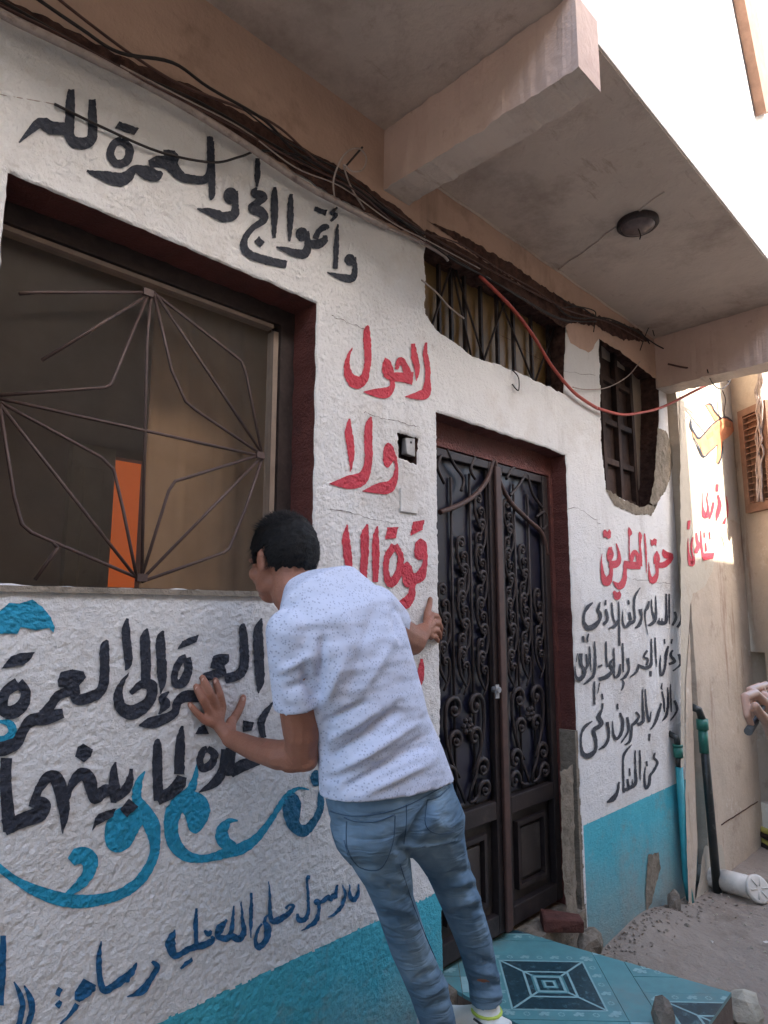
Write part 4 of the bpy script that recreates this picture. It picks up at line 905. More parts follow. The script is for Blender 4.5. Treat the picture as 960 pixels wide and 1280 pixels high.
nink('black', None, [(R_, 's', [(150,450,6),(150,560,22),(195,650,16),(250,722,22),(320,670,14),(450,525,14),(600,440,18),(700,500,16)]), (R_, 's', [(175,700,6),(230,800,14),(315,965,18),(400,900,14),(500,810,10)]),
 (R_, 's', [(345,280,8),(395,262,16),(430,290,16),(470,370,14),(545,455,14)]), (R_, 's', [(575,770,8),(565,900,16),(550,980,14),(515,1065,20)])], y=yN-.011, nm='aeroplane_outline')
# wall turning back across the alley with a louvred shutter and a dark niche
p0 = Vector((5.30, -.04, 0)); dv = Vector((-math.sin(math.radians(37)), -math.cos(math.radians(37)), 0)); nn_ = Vector((-dv.y, dv.x, 0))
if nn_.dot(CAM-p0) < 0: nn_ = -nn_
far = thing('corner_house', 'shaded grey house closing the alley, with a louvred shutter and dark niche', 'house', p0)
def fp(px, py, off=0.0): return PP(px, py, p0+nn_*off, nn_)
def along(p): return (p-p0).dot(dv)
def fquad(bm, s0, s1, z0, z1, o0, o1):
    pts = [p0+dv*s+nn_*o+Vector((0, 0, z)) for z in (z0, z1) for o in (o0, o1) for s in (s0, s1)]
    v = [bm.verts.new(p) for p in pts]
    for f in ((0,2,3,1),(4,5,7,6),(0,1,5,4),(2,6,7,3),(0,4,6,2),(1,3,7,5)): bm.faces.new([v[i] for i in f])
def fpart(name, bm, m, lab=None):
    fixn(bm); return local(mesh_obj(name, bm, m, label=lab), far)
nz0, nz1 = fp(945, 1000).z, fp(945, 815).z; ns0 = along(fp(941, 900))
bm = bmesh.new(); fquad(bm, -.3, ns0, -.1, 5.2, -.3, 0); fquad(bm, ns0, ns0+.18, nz1, 5.2, -.3, 0); fquad(bm, ns0, ns0+.18, -.1, nz0, -.3, 0); fquad(bm, ns0+.18, .36, -.1, 5.2, -.3, 0); fquad(bm, ns0, ns0+.18, nz0, nz1, -.3, -.27)
fpart('wall', bm, M['neigh'], 'greyish plaster wall across the alley')
s0 = along(fp(933, 570)); zt_, zb_ = fp(945, 508).z, fp(948, 640).z
bm = bmesh.new(); fquad(bm, s0, s0+.05, zb_, zt_, .002, .045); fquad(bm, s0+.24, s0+.29, zb_, zt_, .002, .045); fquad(bm, s0+.05, s0+.24, zt_-.05, zt_, .002, .045); fquad(bm, s0+.05, s0+.24, zb_, zb_+.06, .002, .045); fquad(bm, s0+.05, s0+.24, zb_+.06, zt_-.05, .002, .006)
sh = fpart('shutter', bm, M['brownwood'], 'brown louvred wooden shutter')
n = 15
for i in range(n):
    z = zb_+.075+(zt_-zb_-.135)*i/(n-1); bm = bmesh.new(); fquad(bm, s0+.05, s0+.24, z-.004, z+.004, .008, .040)
    for v in bm.verts: v.co.z += -.25*((v.co-p0).dot(nn_)-.02)
    fixn(bm); o = mesh_obj('slat', bm, M['brownwood']); o.parent = sh
# vine / rope clump hanging by the shutter
bm = bmesh.new()
for k in range(5):
    q = []
    for t in range(26):
        px_ = 946+k*1.5+5*noise.noise(Vector((t*.35, k, 0))); py_ = 462+t*6.6
        q.append(fp(px_, py_, .06+.02*noise.noise(Vector((t*.4, k, 5)))))
    tube(bm, q, .007, 5)
o = mesh_obj('rag_rope', bm, M['palecable']); tag(o, 'grey frayed rope hanging in front of the louvred shutter', 'rope')

# opposite side of the alley (out of frame, shades the lane)
bm = bmesh.new(); box(bm, (-6, -4.2, -.1), (4.62, -3.2, 4.96)); o = mesh_obj('opposite_house', bm, M['bare']); tag(o, 'plain tan house wall on the opposite side of the alley', 'house')
bm = bmesh.new(); box(bm, (4.63, -4.2, -.1), (9, -3.22, 3.95)); o = mesh_obj('added_lower_house', bm, M['neigh']); tag(o, 'unseen lower tan house added opposite so sun reaches the neighbour wall', 'house')  # unseen, added as a lower roofline that lets sun onto the neighbour wall

# ------------------------------------------------------------------ tiled step
step = thing('tiled_step', 'raised doorstep laid with turquoise patterned floor tiles', 'doorstep', (2.25, -.3, 0))
ZS = .262
sp_ = [Vector(p) for p in ((1.955, -.02), (1.99, .115), (2.47, .115), (2.615, -.685), (1.93, -.71))]
def clip(poly, a, b):                      # keep left of a->b
    out = []; n = len(poly)
    def s(p): return (b[0]-a[0])*(p[1]-a[1])-(b[1]-a[1])*(p[0]-a[0])
    for i in range(n):
        p, q = poly[i], poly[(i+1) % n]; sp, sq = s(p), s(q)
        if sp >= 0: out.append(p)
        if sp*sq < 0: t = sp/(sp-sq); out.append((p[0]+(q[0]-p[0])*t, p[1]+(q[1]-p[1])*t))
    return out
ccw = list(reversed([(p.x, p.y) for p in sp_]))
def clip_step(poly, inset=0):
    for i in range(len(ccw)):
        if len(poly) < 3: return []
        poly = clip(poly, ccw[i], ccw[(i+1) % len(ccw)])
    return poly
bm = bmesh.new(); prism(bm, [(x, y, -.05) for x, y in ccw], (0, 0, ZS-.012+.05)); fixn(bm); local(mesh_obj('step_base', bm, M['pave']), step)
tc = Vector((2.218, -.215)); ang = math.atan2(-.215, .20)
ea = Vector((math.cos(ang), math.sin(ang))); eb = Vector((ea.y, -ea.x))     # tile axes
def tp_(a, b): q = tc+ea*a+eb*b; return (q.x, q.y)
TS = .42; BD = .095
def tile_piece(a0, a1, b0, b1, z, m, name='tile', parent=step, th=.012, par_local=True):
    pl_ = clip_step([tp_(a0, b0), tp_(a1, b0), tp_(a1, b1), tp_(a0, b1)])
    if len(pl_) < 3: return None
    area = abs(sum(pl_[i][0]*pl_[(i+1) % len(pl_)][1]-pl_[(i+1) % len(pl_)][0]*pl_[i][1] for i in range(len(pl_)))/2)
    if area < 2e-5: return None
    bm = bmesh.new(); prism(bm, [(x, y, z-th) for x, y in pl_], (0, 0, th)); fixn(bm)
    o = mesh_obj(name, bm, m); 
    if parent is step: local(o, step)
    else: o.parent = parent
    return o
def decorate(ca, cb, par):                 # printed pattern of one tile, laid in the glaze
    def ring(h0, h1, z, m):
        for (a0, a1, b0, b1) in ((-h1, h1, -h1, -h0), (-h1, h1, h0, h1), (-h1, -h0, -h0, h0), (h0, h1, -h0, h0)):
            tile_piece(ca+a0, ca+a1, cb+b0, cb+b1, z, m, 'glaze_pattern', par, .0006)
    z = ZS+.0006
    ring(.152, .158, z, M['tilelight']); ring(.083, .151, z, M['tiledark']); ring(.075, .083, z+.0002, M['tilelight']); ring(.058, .0748, z, M['tiledark'])
    ring(.042, .050, z, M['tilelight']); ring(.026, .040, z, M['tiledark']); ring(.014, .020, z, M['tilelight']); tile_piece(ca-.012, ca+.012, cb-.012, cb+.012, z, M['tiledark'], 'glaze_pattern', par, .0006)
    # diagonals and border ornaments
    bm = bmesh.new()
    def addpoly(pts, zz):
        pl_ = clip_step(pts)
        if len(pl_) >= 3:
            f = bm.faces.new([bm.verts.new((x, y, zz)) for x, y in pl_]); f.normal_update()
            if f.normal.z < 0: f.normal_flip()
    for sa in (-1, 1):
        for sb in (-1, 1):
            for r0, r1 in ((.052, .150),):
                w_ = .0028; addpoly([tp_(ca+sa*(r0+w_), cb+sb*(r0-w_)), tp_(ca+sa*(r1+w_), cb+sb*(r1-w_)), tp_(ca+sa*(r1-w_), cb+sb*(r1+w_)), tp_(ca+sa*(r0-w_), cb+sb*(r0+w_))], z+.0006)
    for k in range(4):
        for j in range(-3, 4):
            u_ = j*.056; v_ = .180
            a, b = [(u_, v_), (v_, u_), (u_, -v_), (-v_, u_)][k]
            if j % 2:
                for (dx, dy, r) in ((-.010, .003, .009), (.009, .004, .008), (0, -.006, .010), (.014, -.007, .006)):
                    addpoly([tp_(ca+a+dx+r*math.cos(t*math.pi/3+.4), cb+b+dy+r*math.sin(t*math.pi/3+.4)*.8) for t in range(6)], z+.0006+.0001*(dx > 0)+.0002*(dy > 0))
            else:
                for t in range(6):
                    t0 = t*math.pi/3; addpoly([tp_(ca+a+.012*math.cos(t0), cb+b+.012*math.sin(t0)), tp_(ca+a+.012*math.cos(t0+.8), cb+b+.012*math.sin(t0+.8)), tp_(ca+a+.007*math.cos(t0+.8), cb+b+.007*math.sin(t0+.8)), tp_(ca+a+.007*math.cos(t0), cb+b+.007*math.sin(t0))], z+.0006)
    if len(bm.faces):
        o = mesh_obj('glaze_ornament', bm, M['tilelight'], kind='stuff'); o.parent = par
    else: bm.free()
g = .0022; pit = TS+.10
for i in range(-2, 3):
    for j in range(-2, 3):
        ca, cb = i*pit, j*pit+.25*i; h = TS/2
        t = tile_piece(ca-h+g, ca+h-g, cb-h+g, cb+h-g, ZS, M['tile'])
        if t: decorate(ca, cb, t)
        tile_piece(ca+h, ca+h+.10, cb-h+g, cb+h-g, ZS-.0008, M['tile'], 'border_tile'); tile_piece(ca-h+g, ca+h-g, cb+h, cb+h+.10, ZS-.0008, M['tile'], 'border_tile')
        tile_piece(ca+h, ca+h+.10, cb+h, cb+h+.10, ZS-.0004, M['tilelight'], 'corner_tile')
# stones, brick, rubbish
def stone(name, c, s, m, seed, rot=0, sub=2):
    bm = bmesh.new(); bmesh.ops.create_icosphere(bm, subdivisions=sub, radius=1)
    for v in bm.verts:
        d = v.co.copy(); k = 1+.35*noise.noise(d*1.4+Vector((seed, 0, 0)))+.12*noise.noise(d*4+Vector((0, seed, 0)))
        q = Vector((round(d.x*1.6)/1.6, round(d.y*1.6)/1.6, round(d.z*1.6)/1.6)); d = d.lerp(q, .35)*k
        v.co = Matrix.Rotation(rot, 3, 'Z') @ Vector((d.x*s[0], d.y*s[1], d.z*s[2]))
    o = mesh_obj(name, bm, m); o.location = c; return o
c_ = PZ(829, 1268, .30)
tag(stone('rock', (c_.x, c_.y, .262+.035), (.055, .035, .055), M['rock'], 3, .4), 'rough brown rock on the front edge of the tiled step', 'rock')
c_ = PZ(930, 1262, .02); tag(stone('stone_block', (c_.x, c_.y, .02), (.10, .07, .07), M['palerock'], 9, .2), 'pale stone block on the ground beyond the corner of the step', 'stone')
br = bmesh.new(); box(br, (-.085, -.05, -.03), (.085, .05, .025), rough=.013); bevel(br, .010); o = mesh_obj('brick', br, M['brick']); o.location = (2.63, -.02, .285); o.rotation_euler = (0, .03, -.95); tag(o, 'dark red brick lying at the corner of the doorway', 'brick')
c_ = P(738, 1180, -.12); tag(stone('plaster_lump', (2.72, -.10, .20), (.07, .05, .05), M['bare'], 5), 'crumbled tan plaster lump beside the red brick', 'plaster lump')
for k, (px_, py_, s_, lab) in enumerate(((842, 1128, .055, 'dark upright stone against the foot of the turquoise pipe'), (828, 1150, .04, 'small dark stone left of the turquoise pipe'), (800, 1172, .05, 'grey rubble lump at the foot of the dado'), (858, 1150, .03, 'little stone just right of the turquoise pipe'))):
    c_ = PZ(px_, py_+10, .03); tag(stone('rubble_stone', (c_.x, min(c_.y, -.06), .05 if k == 0 else .025), (s_*.8, s_*.6, s_*(1.5 if k == 0 else .8)), M['rock'] if k != 2 else M['bare'], 20+k, k), lab, 'stone')
bm = bmesh.new()
for k in range(2600):
    x = random.uniform(2.2, 6.5); y = random.uniform(-2.0, .0)
    if x < 2.62 and y > -.75: continue
    s = random.choice((.002, .0025, .003, .004, .006, .009)); z = .004
    m4 = Matrix.Translation((x, y, z)) @ Matrix.Rotation(random.random()*6, 4, 'Z') @ Matrix.Diagonal((s, s*random.uniform(.5, 1), s*.6, 1))
    q8 = [bm.verts.new(m4 @ Vector(p)) for p in ((1,0,0),(0,1,0),(-1,0,0),(0,-1,0),(0,0,1),(0,0,-1))]
    for a in range(4):
        bm.faces.new((q8[a], q8[(a+1)%4], q8[4])); bm.faces.new((q8[(a+1)%4], q8[a], q8[5]))
mesh_obj('gravel', bm, M['palerock'], kind='stuff')
for k, (px_, py_, lab) in enumerate(((889, 1178, 'scrap of white paper on the dirt nearest the step'), (957, 1178, 'scrap of white paper at the right edge of the dirt'), (835, 1205, 'tiny scrap beside the corner of the tiled step'))):
    c_ = PZ(px_, py_, .012); bm = bmesh.new(); v = [bm.verts.new((random.uniform(.7, 1.1)*.014*math.cos(a), .012*math.sin(a), random.uniform(0, .006))) for a in (0, 1.1, 2.2, 3.3, 4.4, 5.4)]
    bm.faces.new(v); o = mesh_obj('paper_scrap', bm, M['pvc']); o.location = c_; tag(o, lab, 'litter')

bm = bmesh.new(); rg = random.Random(31)
for k in range(260):
    x = rg.uniform(2.65, 4.2); y = -.02-abs(rg.gauss(0, .09)); s_ = rg.uniform(.004, .013)
    z = .07*math.exp(-((x-3.45)**2/.10+(y+.02)**2/.035))+.05*math.exp(-((x-3.05)**2/.10+(y+.10)**2/.05))
    m4 = Matrix.Translation((x, y, z+.004)) @ Matrix.Rotation(rg.random()*6, 4, 'Z') @ Matrix.Rotation(rg.random(), 4, 'X') @ Matrix.Diagonal((s_, s_*rg.uniform(.5, 1), s_*.6, 1))
    q8 = [bm.verts.new(m4 @ Vector(p)) for p in ((1,0,0),(0,1,0),(-1,0,0),(0,-1,0),(0,0,1),(0,0,-1))]
    for a in range(4):
        bm.faces.new((q8[a], q8[(a+1)%4], q8[4])); bm.faces.new((q8[(a+1)%4], q8[a], q8[5]))
mesh_obj('plaster_crumbs', bm, M['ground'], kind='stuff')
# ------------------------------------------------------------------ pipes
pt, pb = P(846, 925, -.045), P(861, 1132, -.045); pb.x = (pt.x+pb.x)/2; pt.x = pb.x
tpipe = thing('water_pipe', 'turquoise painted water pipe rising from rubble at the wall corner', 'pipe', (pb.x, pb.y, 0))
bm = bmesh.new(); zc = P(850, 958, -.045).z; tube(bm, [(pb.x+.01, pb.y-.01, .0), (pb.x, pb.y, .12), (pb.x, pb.y, zc)], .020, 12); local(mesh_obj('painted_pipe', bm, M['tealpipe']), tpipe)
z1_, z2_, z3_ = P(849, 945, -.045).z, P(848, 933, -.045).z, P(847, 922, -.045).z
bm = bmesh.new(); tube(bm, [(pb.x, pb.y, zc), (pb.x, pb.y, z1_)], .017, 12); local(mesh_obj('bare_pipe', bm, M['blkpipe']), tpipe)
bm = bmesh.new(); tube(bm, [(pb.x, pb.y, z1_-.005), (pb.x, pb.y, z2_)], .026, 12); tube(bm, [(pb.x, pb.y, z2_), (pb.x, pb.y, z2_+.012)], .029, 12); local(mesh_obj('coupling', bm, M['dkgreen']), tpipe)
bm = bmesh.new(); tube(bm, [(pb.x, pb.y, z2_), (pb.x, pb.y+.005, z3_), (pb.x, pb.y+.05, z3_+.02)], .018, 10); local(mesh_obj('bend', bm, M['blkpipe']), tpipe)
pt, pb = P(876, 890, yN-.04), P(893, 1105, yN-.04); xx = (pt.x+pb.x)/2
bp2 = thing('drain_pipe', 'black upright pipe with a green collar against the tan wall', 'pipe', (xx, yN-.04, 0))
bm = bmesh.new(); ztop = P(879, 905, yN-.04).z; tube(bm, [(xx+.02, yN-.05, -.02), (xx+.008, yN-.045, .5), (xx, yN-.04, ztop)], .024, 12); local(mesh_obj('pipe_run', bm, M['blkpipe']), bp2)
bm = bmesh.new(); tube(bm, [(xx, yN-.04, ztop-.16), (xx, yN-.04, ztop-.02)], .027, 12); tube(bm, [(xx, yN-.04, ztop-.03), (xx, yN-.04, ztop+.03)], .034, 12); local(mesh_obj('collar', bm, M['dkgreen']), bp2)
bm = bmesh.new(); tube(bm, [(xx, yN-.04, ztop+.03), (xx-.01, yN-.03, ztop+.08), (xx-.03, yN+.01, ztop+.10)], .022, 10); local(mesh_obj('bend', bm, M['blkpipe']), bp2)
w0, w1 = PZ(896, 1098, .06), PZ(930, 1107, .06)
wp = thing('sewer_pipe', 'short white plastic pipe with a round ribbed cap lying on the dirt', 'pipe', w0)
dr = (w1-w0).normalized()
bm = bmesh.new(); tube(bm, [w0-dr*.10, w0+dr*.08], .052, 16); local(mesh_obj('pipe_run', bm, M['pvc']), wp)
bm = bmesh.new(); tube(bm, [w0+dr*.03, w0+dr*.17], .058, 16); local(mesh_obj('socket', bm, M['pvc']), wp)
capc = w0+dr*.21; cn = (dr*.55+(CAM-capc).normalized()*.4+Vector((0, 0, .25))).normalized()
bm = bmesh.new(); tube(bm, [capc-cn*.012, capc+cn*.012, capc+cn*.014], [.072, .072, .062], 20); u_, v_ = frame_of(cn)
for k in range(6):
    a = k*math.pi/3; q = capc+cn*.017; tube(bm, [q+u_*.015*math.cos(a)+v_*.015*math.sin(a), q+u_*.056*math.cos(a)+v_*.056*math.sin(a)], .004, 5)
local(mesh_obj('cap', bm, M['pvc']), wp)
# striped bundle at the foot of the far wall
bun = thing('striped_bundle', 'yellow and black striped bundle at the foot of the far wall', 'bundle', fp(957, 1050, .12))
for k in range(5):
    a = fp(951, 1063-7*k, .08+.01*(k % 2)); bm = bmesh.new(); q = [a+dv*(.05*t)+Vector((0, 0, .006*math.sin(t*1.2+k))) for t in range(8)]; tube(bm, q, .020, 8)
    local(mesh_obj('strap', bm, M['yellow'] if k % 2 == 0 else M['frame']), bun)

# ------------------------------------------------------------------ cables
def cable(pts, r, m, lab, cat='cable', name='cable', group=None, n=6, dy=0):
    bm = bmesh.new(); q = crom([tuple(P(p[0], p[1], p[2]+dy)) for p in pts], n)
    tube(bm, q, r, 6); o = mesh_obj(name, bm, M[m]); tag(o, lab, cat, group); return o
cable([(-60,-25,-.02),(0,16,-.045),(100,65,-.045),(200,115,-.045),(300,176,-.04),(380,230,-.04),(440,262,-.035),(482,284,-.02)], .011, 'palecable', 'thick dusty pale conduit along the top of the white wall', name='conduit')
cable([(482,284,-.022),(520,300,-.022),(552,318,-.022),(560,326,-.022)], .006, 'palecable', 'pale cable end crossing the corner of the transom window')
cable([(20,-20,-.05),(100,35,-.05),(150,66,-.05),(215,78,-.06),(262,110,-.06),(330,150,-.05),(370,190,-.04),(430,225,-.04),(490,268,-.04),(530,292,-.03)], .0045, 'cable', 'black cable looping highest above the conduit')
cable([(50,-20,-.04),(110,28,-.04),(170,72,-.04),(230,108,-.05),(300,135,-.05),(350,160,-.05),(400,205,-.04),(470,250,-.035),(540,296,-.03),(610,336,-.03),(690,378,-.03)], .004, 'brcable', 'brown cable running the length of the wall over the transom')
cable([(-20,-12,-.03),(60,34,-.03),(150,84,-.03),(250,128,-.03),(340,180,-.03),(430,232,-.03),(500,276,-.03),(570,325,-.03),(640,365,-.03),(700,398,-.03),(745,402,-.03)], .004, 'cable', 'thick black cable tucked behind the conduit')
cable([(0,118,-.004),(68,130,-.006),(69,130,-.012)], .0012, 'palecable', 'thin stray thread at the upper left of the wall')
cable([(68,130,-.012),(130,160,-.016),(200,190,-.018),(265,203,-.022),(300,196,-.025),(330,188,-.03),(390,198,-.035),(425,212,-.035)], .0035, 'cable', 'thin black wire crossing the long painted word')
cable([(418,246,-.05),(417,225,-.06),(425,202,-.09),(436,188,-.10),(450,186,-.10),(458,198,-.10),(453,212,-.10),(440,214,-.10),(430,206,-.09),(434,222,-.05),(442,240,-.04),(456,262,-.03)], .0030, 'palecable', 'thin pale wire curled into a loop left of the beam')
cable([(432,208,-.06),(446,192,-.07),(453,184,-.08)], .004, 'cable', 'stub of black wire poking out of the pale wire loop')
cable([(527,350,-.02),(545,365,-.02),(562,384,-.02),(580,398,-.01)], .0035, 'palecable', 'short pale wire across the left corner of the transom')
cable([(600,345,-.035),(640,385,-.04),(668,422,-.04),(690,458,-.035),(714,487,-.03),(730,500,-.03),(746,510,-.03)], .0085, 'redhose', 'red hose slanting across the transom window', name='hose')
cable([(746,510,-.03),(775,518,-.04),(800,516,-.06),(830,508,-.10),(870,488,-.19),(910,469,-.33),(960,452,-.52),(1010,440,-.7)], .0085, 'redhose', 'red hose sagging past the small window to the far beam', name='hose')
cable([(700,385,-.03),(725,384,-.03),(745,396,-.03),(775,405,-.03),(800,415,-.04),(812,430,-.05)], .0035, 'cable', 'black wire between the transom and the small window')
cable([(690,376,-.03),(706,392,-.03),(725,398,-.035),(760,398,-.035),(795,414,-.04),(822,432,-.05),(850,445,-.1)], .004, 'cable', 'black wire reaching the far beam')
cable([(700,372,-.03),(715,381,-.03),(742,388,-.03),(744,398,-.03),(742,415,-.02)], .003, 'cable', 'short looped wire end right of the transom')
cable([(716,484,-.02),(735,487,-.02),(760,484,-.02),(785,470,-.02),(800,452,-.02)], .003, 'palecable', 'slack grey wire drooping across the small window')
cable([(800,438,-.03),(812,408,-.05),(818,420,-.05)], .003, 'cable', 'frayed wire sticking up at the far beam')
cable([(640,480,-.01),(648,488,-.02),(648,472,-.02),(640,462,-.01)], .003, 'cable', 'short wire loop hanging below the transom window')
cable([(884,462,-.32),(890,478,-.30),(900,486,-.30),(910,480,-.30),(914,468,-.31),(908,462,-.31),(904,470,-.30),(912,478,-.3)], .0035, 'cable', 'black wire loop under the far beam above the aeroplane')
cable([(903,488,-.08),(907,500,-.08),(905,515,-.07),(907,524,-.065)], .003, 'cable', 'thin wire hanging down to the painted aeroplane')
cable([(835,455,-.09),(860,460,-.2),(895,462,-.32),(930,452,-.42),(960,445,-.52)], .006, 'brcable', 'brown cable running beside the red hose under the far beam')

rw = random.Random(12)
labs = ['thin brown wire low in the bundle above the calligraphy', 'thin black wire looping above the bundle near the beam', 'grey wire twisted through the middle of the bundle', 'thin black wire sagging across the top of the transom', 'brown wire hugging the broken plaster over the transom']
for k, (base, m_, r_) in enumerate([([(-20,-4),(80,48),(180,98),(280,152),(370,200),(440,240),(500,280),(560,316)], 'brcable', .0028), ([(300,128),(350,166),(395,196),(440,222),(480,262),(520,292)], 'cable', .0025), ([(150,82),(230,120),(300,160),(370,208),(430,236),(490,276),(540,300),(600,338)], 'palecable', .0022),
        ([(535,300),(570,330),(610,348),(650,376),(690,396),(712,404)], 'cable', .0028), ([(540,290),(580,305),(630,340),(670,364),(710,386),(760,404),(806,424)], 'brcable', .003)]):
    cable([(x+rw.uniform(-3, 3), y+rw.uniform(-3.5, 3.5), -.035-rw.uniform(0, .03)) for x, y in base], r_, m_, labs[k])
# wooden window on the upper wall at the top right
yP = -.806
c1, c2 = P(915, 0, yP), P(946, 143, yP)
wf = thing('upstairs_shutter', 'brown wood edged cream shutter on the sunlit upper wall', 'shutter', c2)
def pq(pts, y0, y1, nm, m):
    bm = bmesh.new(); a = [P(x, y, y0) for x, y in pts]; bm2 = bm
    prism(bm2, a, (0, y1-y0, 0)); fixn(bm2); local(mesh_obj(nm, bm2, m), wf)
pq([(914, -12), (945, 146), (957, 143), (928, -12)], yP-.002, yP-.05, 'wooden_edge', M['brownwood'])
pq([(929, -12), (957.5, 138), (1010, 120), (1010, -12)], yP-.002, yP-.03, 'shutter_board', M['creamwood'])

# ------------------------------------------------------------------ people
from mathutils.bvhtree import BVHTree
def Jp(px, py, y, rpx):
    p = P(px, py, y); return (p, rpx*depth(p)/FPX)
def baked(bm, name, m, parent, voxel, smooth=4, label=None, folds=None, extra=None, facing=True, noise_amp=0.0, noise_f=20):
    me = bpy.data.meshes.new('tmp'); fixn(bm); bm.to_mesh(me); bm.free()
    o = bpy.data.objects.new('tmp', me); C.objects.link(o)
    r = o.modifiers.new('r', 'REMESH'); r.mode = 'VOXEL'; r.voxel_size = voxel; r.use_smooth_shade = True
    s = o.modifiers.new('s', 'SMOOTH'); s.factor = .5; s.iterations = smooth
    dg = bpy.context.evaluated_depsgraph_get(); dg.update()
    me2 = bpy.data.meshes.new_from_object(o.evaluated_get(dg)); bpy.data.objects.remove(o); bpy.data.meshes.remove(me)
    me2.name = name
    if folds or noise_amp or extra:
        nrm = [v.normal.copy() for v in me2.vertices]
        for v, n_ in zip(me2.vertices, nrm):
            d = v.co-CAM; z = d.dot(FW); px = 480+FPX*d.dot(RT)/z; py = 640-FPX*d.dot(UP)/z
            k = 0.0
            fc = 1.0
            if facing: fc = max(0.0, min(1.0, .25-1.3*n_.dot(d.normalized())))
            for (ax, ay, bx, by, wd, am) in (folds or ()):
                ex, ey = bx-ax, by-ay; L2 = ex*ex+ey*ey; t = ((px-ax)*ex+(py-ay)*ey)/L2
                if t < -.15 or t > 1.15: continue
                tt = max(0, min(1, t)); dx, dy = px-(ax+ex*tt), py-(ay+ey*tt)
                dd = (dx*dx+dy*dy)/(wd*wd)
                if dd < 6: k += 2.2*am*math.exp(-dd)*(math.sin(math.pi*(tt*.8+.1))**.7)
            if noise_amp: k += noise_amp*noise.noise(v.co*noise_f)
            v.co += n_*k*fc
    me2.materials.clear(); me2.materials.append(m)
    for p in me2.polygons: p.use_smooth = True
    o = bpy.data.objects.new(name, me2); C.objects.link(o)
    if parent: o.parent = parent; o.matrix_parent_inverse = Matrix.Translation(parent.location).inverted()
    if label: o['label'] = label
    return o
def surf(obj):
    return BVHTree.FromPolygons([v.co for v in obj.data.vertices], [p.vertices for p in obj.data.polygons])
def onsurf(bvh, px, py, lift=.001):
    d = ray(px, py).normalized(); h = bvh.ray_cast(CAM, d)
    return None if h[0] is None else h[0]-d*lift
def seam(bvh, pts, r, m, name, parent, label=None):
    q = [onsurf(bvh, x, y) for x, y, _ in crom([(a, b, 0) for a, b in pts], 6)]; q = [p for p in q if p is not None]
    if len(q) < 3: return
    bm = bmesh.new(); tube(bm, q, r, 5); o = mesh_obj(name, bm, m, label=label); o.parent = parent; o.matrix_parent_inverse = Matrix.Translation(parent.location).inverted()
def slices(bm, sl, seg=28):
    rings = []
    sp = []
    for (lx, ly, yl, rx, ry, yr, b, ins) in sl:
        L = P(lx, ly, yl); R = P(rx, ry, yr); c = (L+R)/2; sp.append((c, (R-L)/2*ins, b))
    for i, (c, a, b) in enumerate(sp):
        t = (sp[min(i+1, len(sp)-1)][0]-sp[max(i-1, 0)][0]).normalized(); n_ = a.cross(t).normalized()
        if n_.dot(CAM-c) < 0: n_ = -n_
        ring = []
        for k in range(seg):
            an = 2*math.pi*k/seg; cs, sn = math.cos(an), math.sin(an)
            cs = math.copysign(abs(cs)**.85, cs); sn = math.copysign(abs(sn)**.85, sn)
            ring.append(bm.verts.new(c+a*cs+n_*b*sn))
        rings.append(ring)
    for a, b in zip(rings, rings[1:]):
        for k in range(seg): bm.faces.new((a[k], a[(k+1) % seg], b[(k+1) % seg], b[k]))
    bm.faces.new(rings[0][::-1]); bm.faces.new(rings[-1])
def head(bm, c, f, u, s=1.0):
    f = f.normalized(); l = u.cross(f).normalized(); u = f.cross(l).normalized()
    E_ = lambda a, b, z, ra, rb, rz, seg=16: ellipsoid(bm, c+(f*a+l*b+u*z)*s, (f, l, u), (ra*s, rb*s, rz*s), seg)
    E_(-.008, 0, .022, .093, .074, .084); E_(.028, 0, -.035, .062, .056, .068); E_(.050, 0, -.072, .032, .036, .030)      # skull, face, chin
    E_(.020, .036, -.058, .045, .022, .030); E_(.020, -.036, -.058, .045, .022, .030)                               # jaw
    capsule(bm, c+(f*.082+u*.012)*s, c+(f*.104-u*.026)*s, .009*s, .014*s); E_(.092, .010, -.030, .010, .010, .008, 10); E_(.092, -.010, -.030, .010, .010, .008, 10)
    E_(.085, 0, -.052, .010, .022, .007, 12); E_(.083, 0, -.062, .010, .019, .007, 12)                              # lips
    for sd in (-1, 1):
        E_(.074, sd*.030, .018, .016, .022, .008, 12)                                                               # brow
        E_(.070, sd*.030, .000, .012, .013, .010, 12)                                                               # eye
        E_(.058, sd*.042, -.024, .022, .020, .020, 12)                                                              # cheek
        E_(-.006, sd*.078, -.010, .018, .007, .031, 12); E_(-.012, sd*.084, .002, .012, .005, .018, 12)             # ear
    return f, l, u
